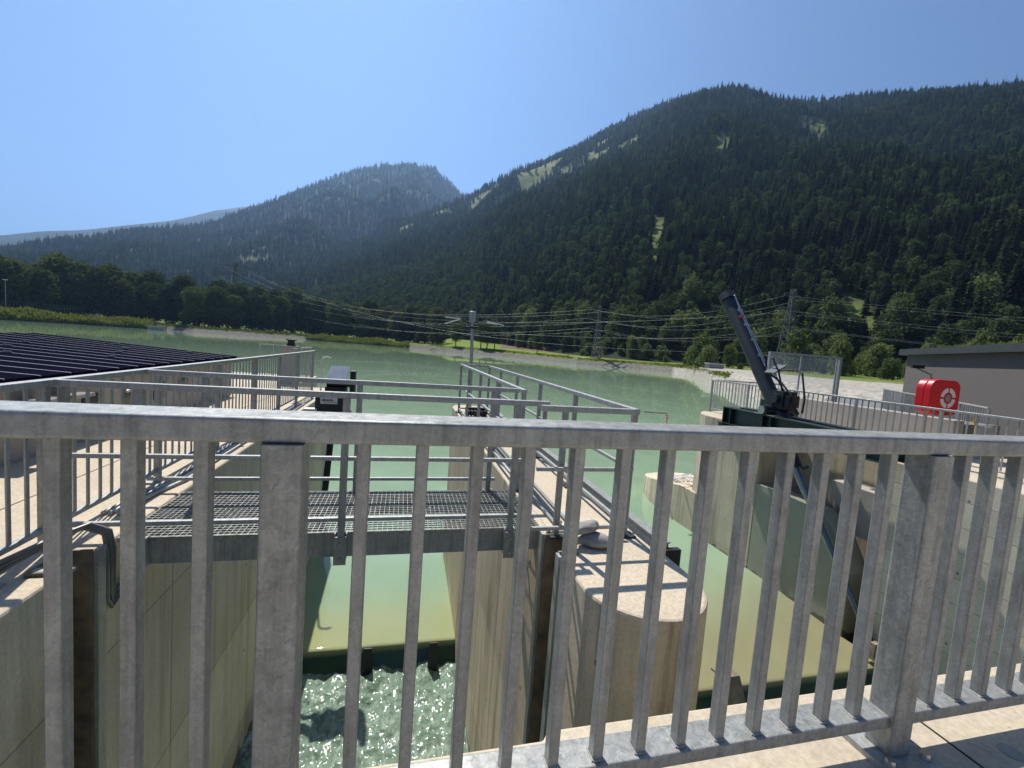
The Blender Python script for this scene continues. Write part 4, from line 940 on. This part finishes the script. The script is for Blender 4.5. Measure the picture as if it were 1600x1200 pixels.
# ------------------------------------------------------------ far things: pylons, cables, fence, hut
def pylon(az, r, el_top, zbase, label, wd=1., arms=3):
    x, y = r*sin(radians(az)), r*cos(radians(az)); zt = 1.5+r*tan(radians(el_top)); H = zt-zbase
    m = MB(); o = thing('pylon', label, 'pylon', (x, y, zbase), 'electricity pylons'); bw, tw = H*.09*wd, H*.016
    lv = 12; rr = .16*H/30
    def cor(t_): w_ = bw+(tw-bw)*min(1, t_*1.12)**.8; return [Vector((x+sx2*w_, y+sy2*w_, zbase+H*t_)) for sx2, sy2 in ((-1, -1), (1, -1), (1, 1), (-1, 1))]
    for i in range(lv):
        a, b_ = cor(1-(1-i/lv)**1.15 if False else i/lv), cor((i+1)/lv)
        for k in range(4):
            m.cyl(a[k], b_[k], rr*1.4, n=4); m.cyl(a[k], b_[(k+1) % 4], rr, n=4); m.cyl(a[(k+1) % 4], b_[k], rr, n=4)
    m.build('lattice_mast', M_pyl, o)
    dx = Vector((cos(radians(20)), sin(radians(20)), 0)); tips = []
    for k in range(arms):
        z = zbase+H*(.93-.17*k); w_ = H*(.19+.07*(k == 1)+.02*k); am = MB(); c = Vector((x, y, z))
        for s_ in (-1, 1):
            t_ = c+dx*w_*s_; am.cyl(c+Vector((0, 0, H*.035)), t_, rr, n=4).cyl(c, t_, rr*1.2, n=4).cyl(t_, t_-Vector((0, 0, H*.03)), rr*1.5, n=5); tips.append(t_-Vector((0, 0, H*.03)))
        am.build('cross_arm', M_pyl, o)
    return tips
T1 = pylon(-18.4, 560, 6.95, 14, 'small distant electricity pylon above the left tree belt', .8)
T2 = pylon(24.4, 222, 6.2, -1, 'slim electricity pylon among the shrubs below the hillside', .8)
T3 = pylon(45.3, 190, 8.6, -1, 'tall electricity pylon behind the gate cylinder', 1.)
T4 = [Vector((t_.x+270, t_.y-190, t_.z+3)) for t_ in T3]
def cable(p, q, sag, rr, n=26): return [p.lerp(q, i/n)-Vector((0, 0, sag*4*(i/n)*(1-i/n))) for i in range(n+1)]
for i in range(6):
    pts_ = cable(T1[i], T2[i], 19, .1)[:-1]+cable(T2[i], T3[i], 5, .1, 14)[:-1]+cable(T3[i], T4[i], 9, .1, 14)
    tag(MB().tube(pts_, .032, 5).build('power_cable', M_wire), ('upper', 'upper', 'middle', 'middle', 'lowest', 'lowest')[i]+' '+('near' if i % 2 == 0 else 'far')+' side power cable strung between the three pylons', 'power cable', 'overhead power cables')
T5 = [Vector((-20+8*k, 330+6*k, 18+3.*(k % 3))) for k in range(6)]
for i in (0, 3, 5):
    a_ = Vector((-160+6*i, 420, 44+2.4*(i % 3))); b_ = T3[i]-Vector((0, 0, 6+1.5*(i//2)))
    tag(MB().tube(cable(a_, b_, 17, .1), .03, 5).build('power_cable', M_wire), {0: 'uppermost', 3: 'middle', 5: 'lowermost'}[i]+' of three thin lower cables sagging above the far meadow', 'power cable', 'lower overhead power cables')
# sports fence and poles at far left
sf = thing('mesh_fence', 'tall wire mesh fence behind the far left bank bushes', 'fence', (-160, 268, 1))
def azp(a, r): return Vector((r*sin(radians(a)), r*cos(radians(a)), 0))
pa, pb_ = azp(-36.5, 392), azp(-30.2, 400)
for k in range(34):
    p = pa.lerp(pb_, k/33); MB().beam((p.x, p.y, .5), (p.x, p.y, 7.2), .12, .12, .01).build('fence_post', M_mesh, sf)
for z in (1.2, 2.6, 4, 5.4, 7.1): MB().beam((pa.x, pa.y, z), (pb_.x, pb_.y, z), .07, .07, .01).build('fence_wire', M_mesh, sf)
for a, h_ in ((-35.0, 19), (-36.2, 16)):
    p = azp(a, 392); q = thing('floodlight_mast', ('taller' if h_ > 17 else 'shorter')+' pale floodlight mast in front of the far left trees', 'light mast', (p.x, p.y, 1), 'floodlight masts')
    MB().cyl((p.x, p.y, .5), (p.x, p.y, h_), .22, .14, 8).build('pole', M_wire, q); MB().box(p.x-1.2, p.x+1.2, p.y-.2, p.y+.2, h_, h_+.5).build('lamp_head', M_white, q)
p = azp(-32.6, 394); ht = thing('hut', 'small pale hut behind the far left bank', 'hut', (p.x, p.y, 1)); MB().box(p.x-2, p.x+2, p.y-1.5, p.y+1.5, .8, 3.4).build('wall', M_white, ht); MB().box(p.x-2.3, p.x+2.3, p.y-1.8, p.y+1.8, 3.402, 3.7).build('roof', M_fascia, ht)
p = azp(-29.3, 400); m_ = MB(); m_.cyl((p.x, p.y, .8), (p.x, p.y, 4.2), 5.5, .3, 14); tag(m_.build('gravel_heap', M_stone), 'grey heap of gravel behind the far left bank', 'heap')
p = azp(-24.6, 376); m_ = MB(); m_.box(p.x-5, p.x+4, p.y-6, p.y-2, -4, -1.2); tag(m_.build('outlet_structure', M_cpar), 'small pale concrete outlet where bushes meet the gravel bank', 'outlet')
p = azp(38.3, 150); wk = thing('concrete_kiosk', 'small pale flat topped kiosk on the far right bank', 'kiosk', (p.x, p.y, 0)); MB().box(p.x-2.6, p.x+2.6, p.y-1, p.y+1, -.6, 1.3).build('wall', M_cpar, wk); MB().box(p.x-2.8, p.x+3.2, p.y-1.3, p.y+1.3, 1.302, 1.5).build('roof', M_white, wk)
# drifting snag with a bird-like branch near the shore
p = azp(3.6, 285); m_ = MB(); m_.tube([(p.x-2, p.y, -3.9), (p.x, p.y, -2.9), (p.x+1.5, p.y, -2.2)], .14, 6); m_.tube([(p.x, p.y, -2.9), (p.x-1.2, p.y, -2.1)], .1, 6); m_.tube([(p.x-.5, p.y, -3.1), (p.x+2, p.y, -3.3)], .09, 6)
tag(m_.build('driftwood_snag', M_trunk), 'dark branching driftwood snag at the far water edge', 'driftwood')

# ------------------------------------------------------------ haze
m = bpy.data.materials.new('haze_air'); m.use_nodes = True; nt = m.node_tree; nt.nodes.clear()
out = N(nt, 'ShaderNodeOutputMaterial'); pv = N(nt, 'ShaderNodeVolumePrincipled'); pv.inputs['Color'].default_value = (.36, .60, 1., 1)
pv.inputs['Density'].default_value = 9e-5; pv.inputs['Anisotropy'].default_value = .5
nt.links.new(pv.outputs[0], out.inputs['Volume'])
hz = MB().box(-12000, 17000, -17000, 17000, -60, 2700).build('haze', m); tag(hz, None, None, kind='stuff')
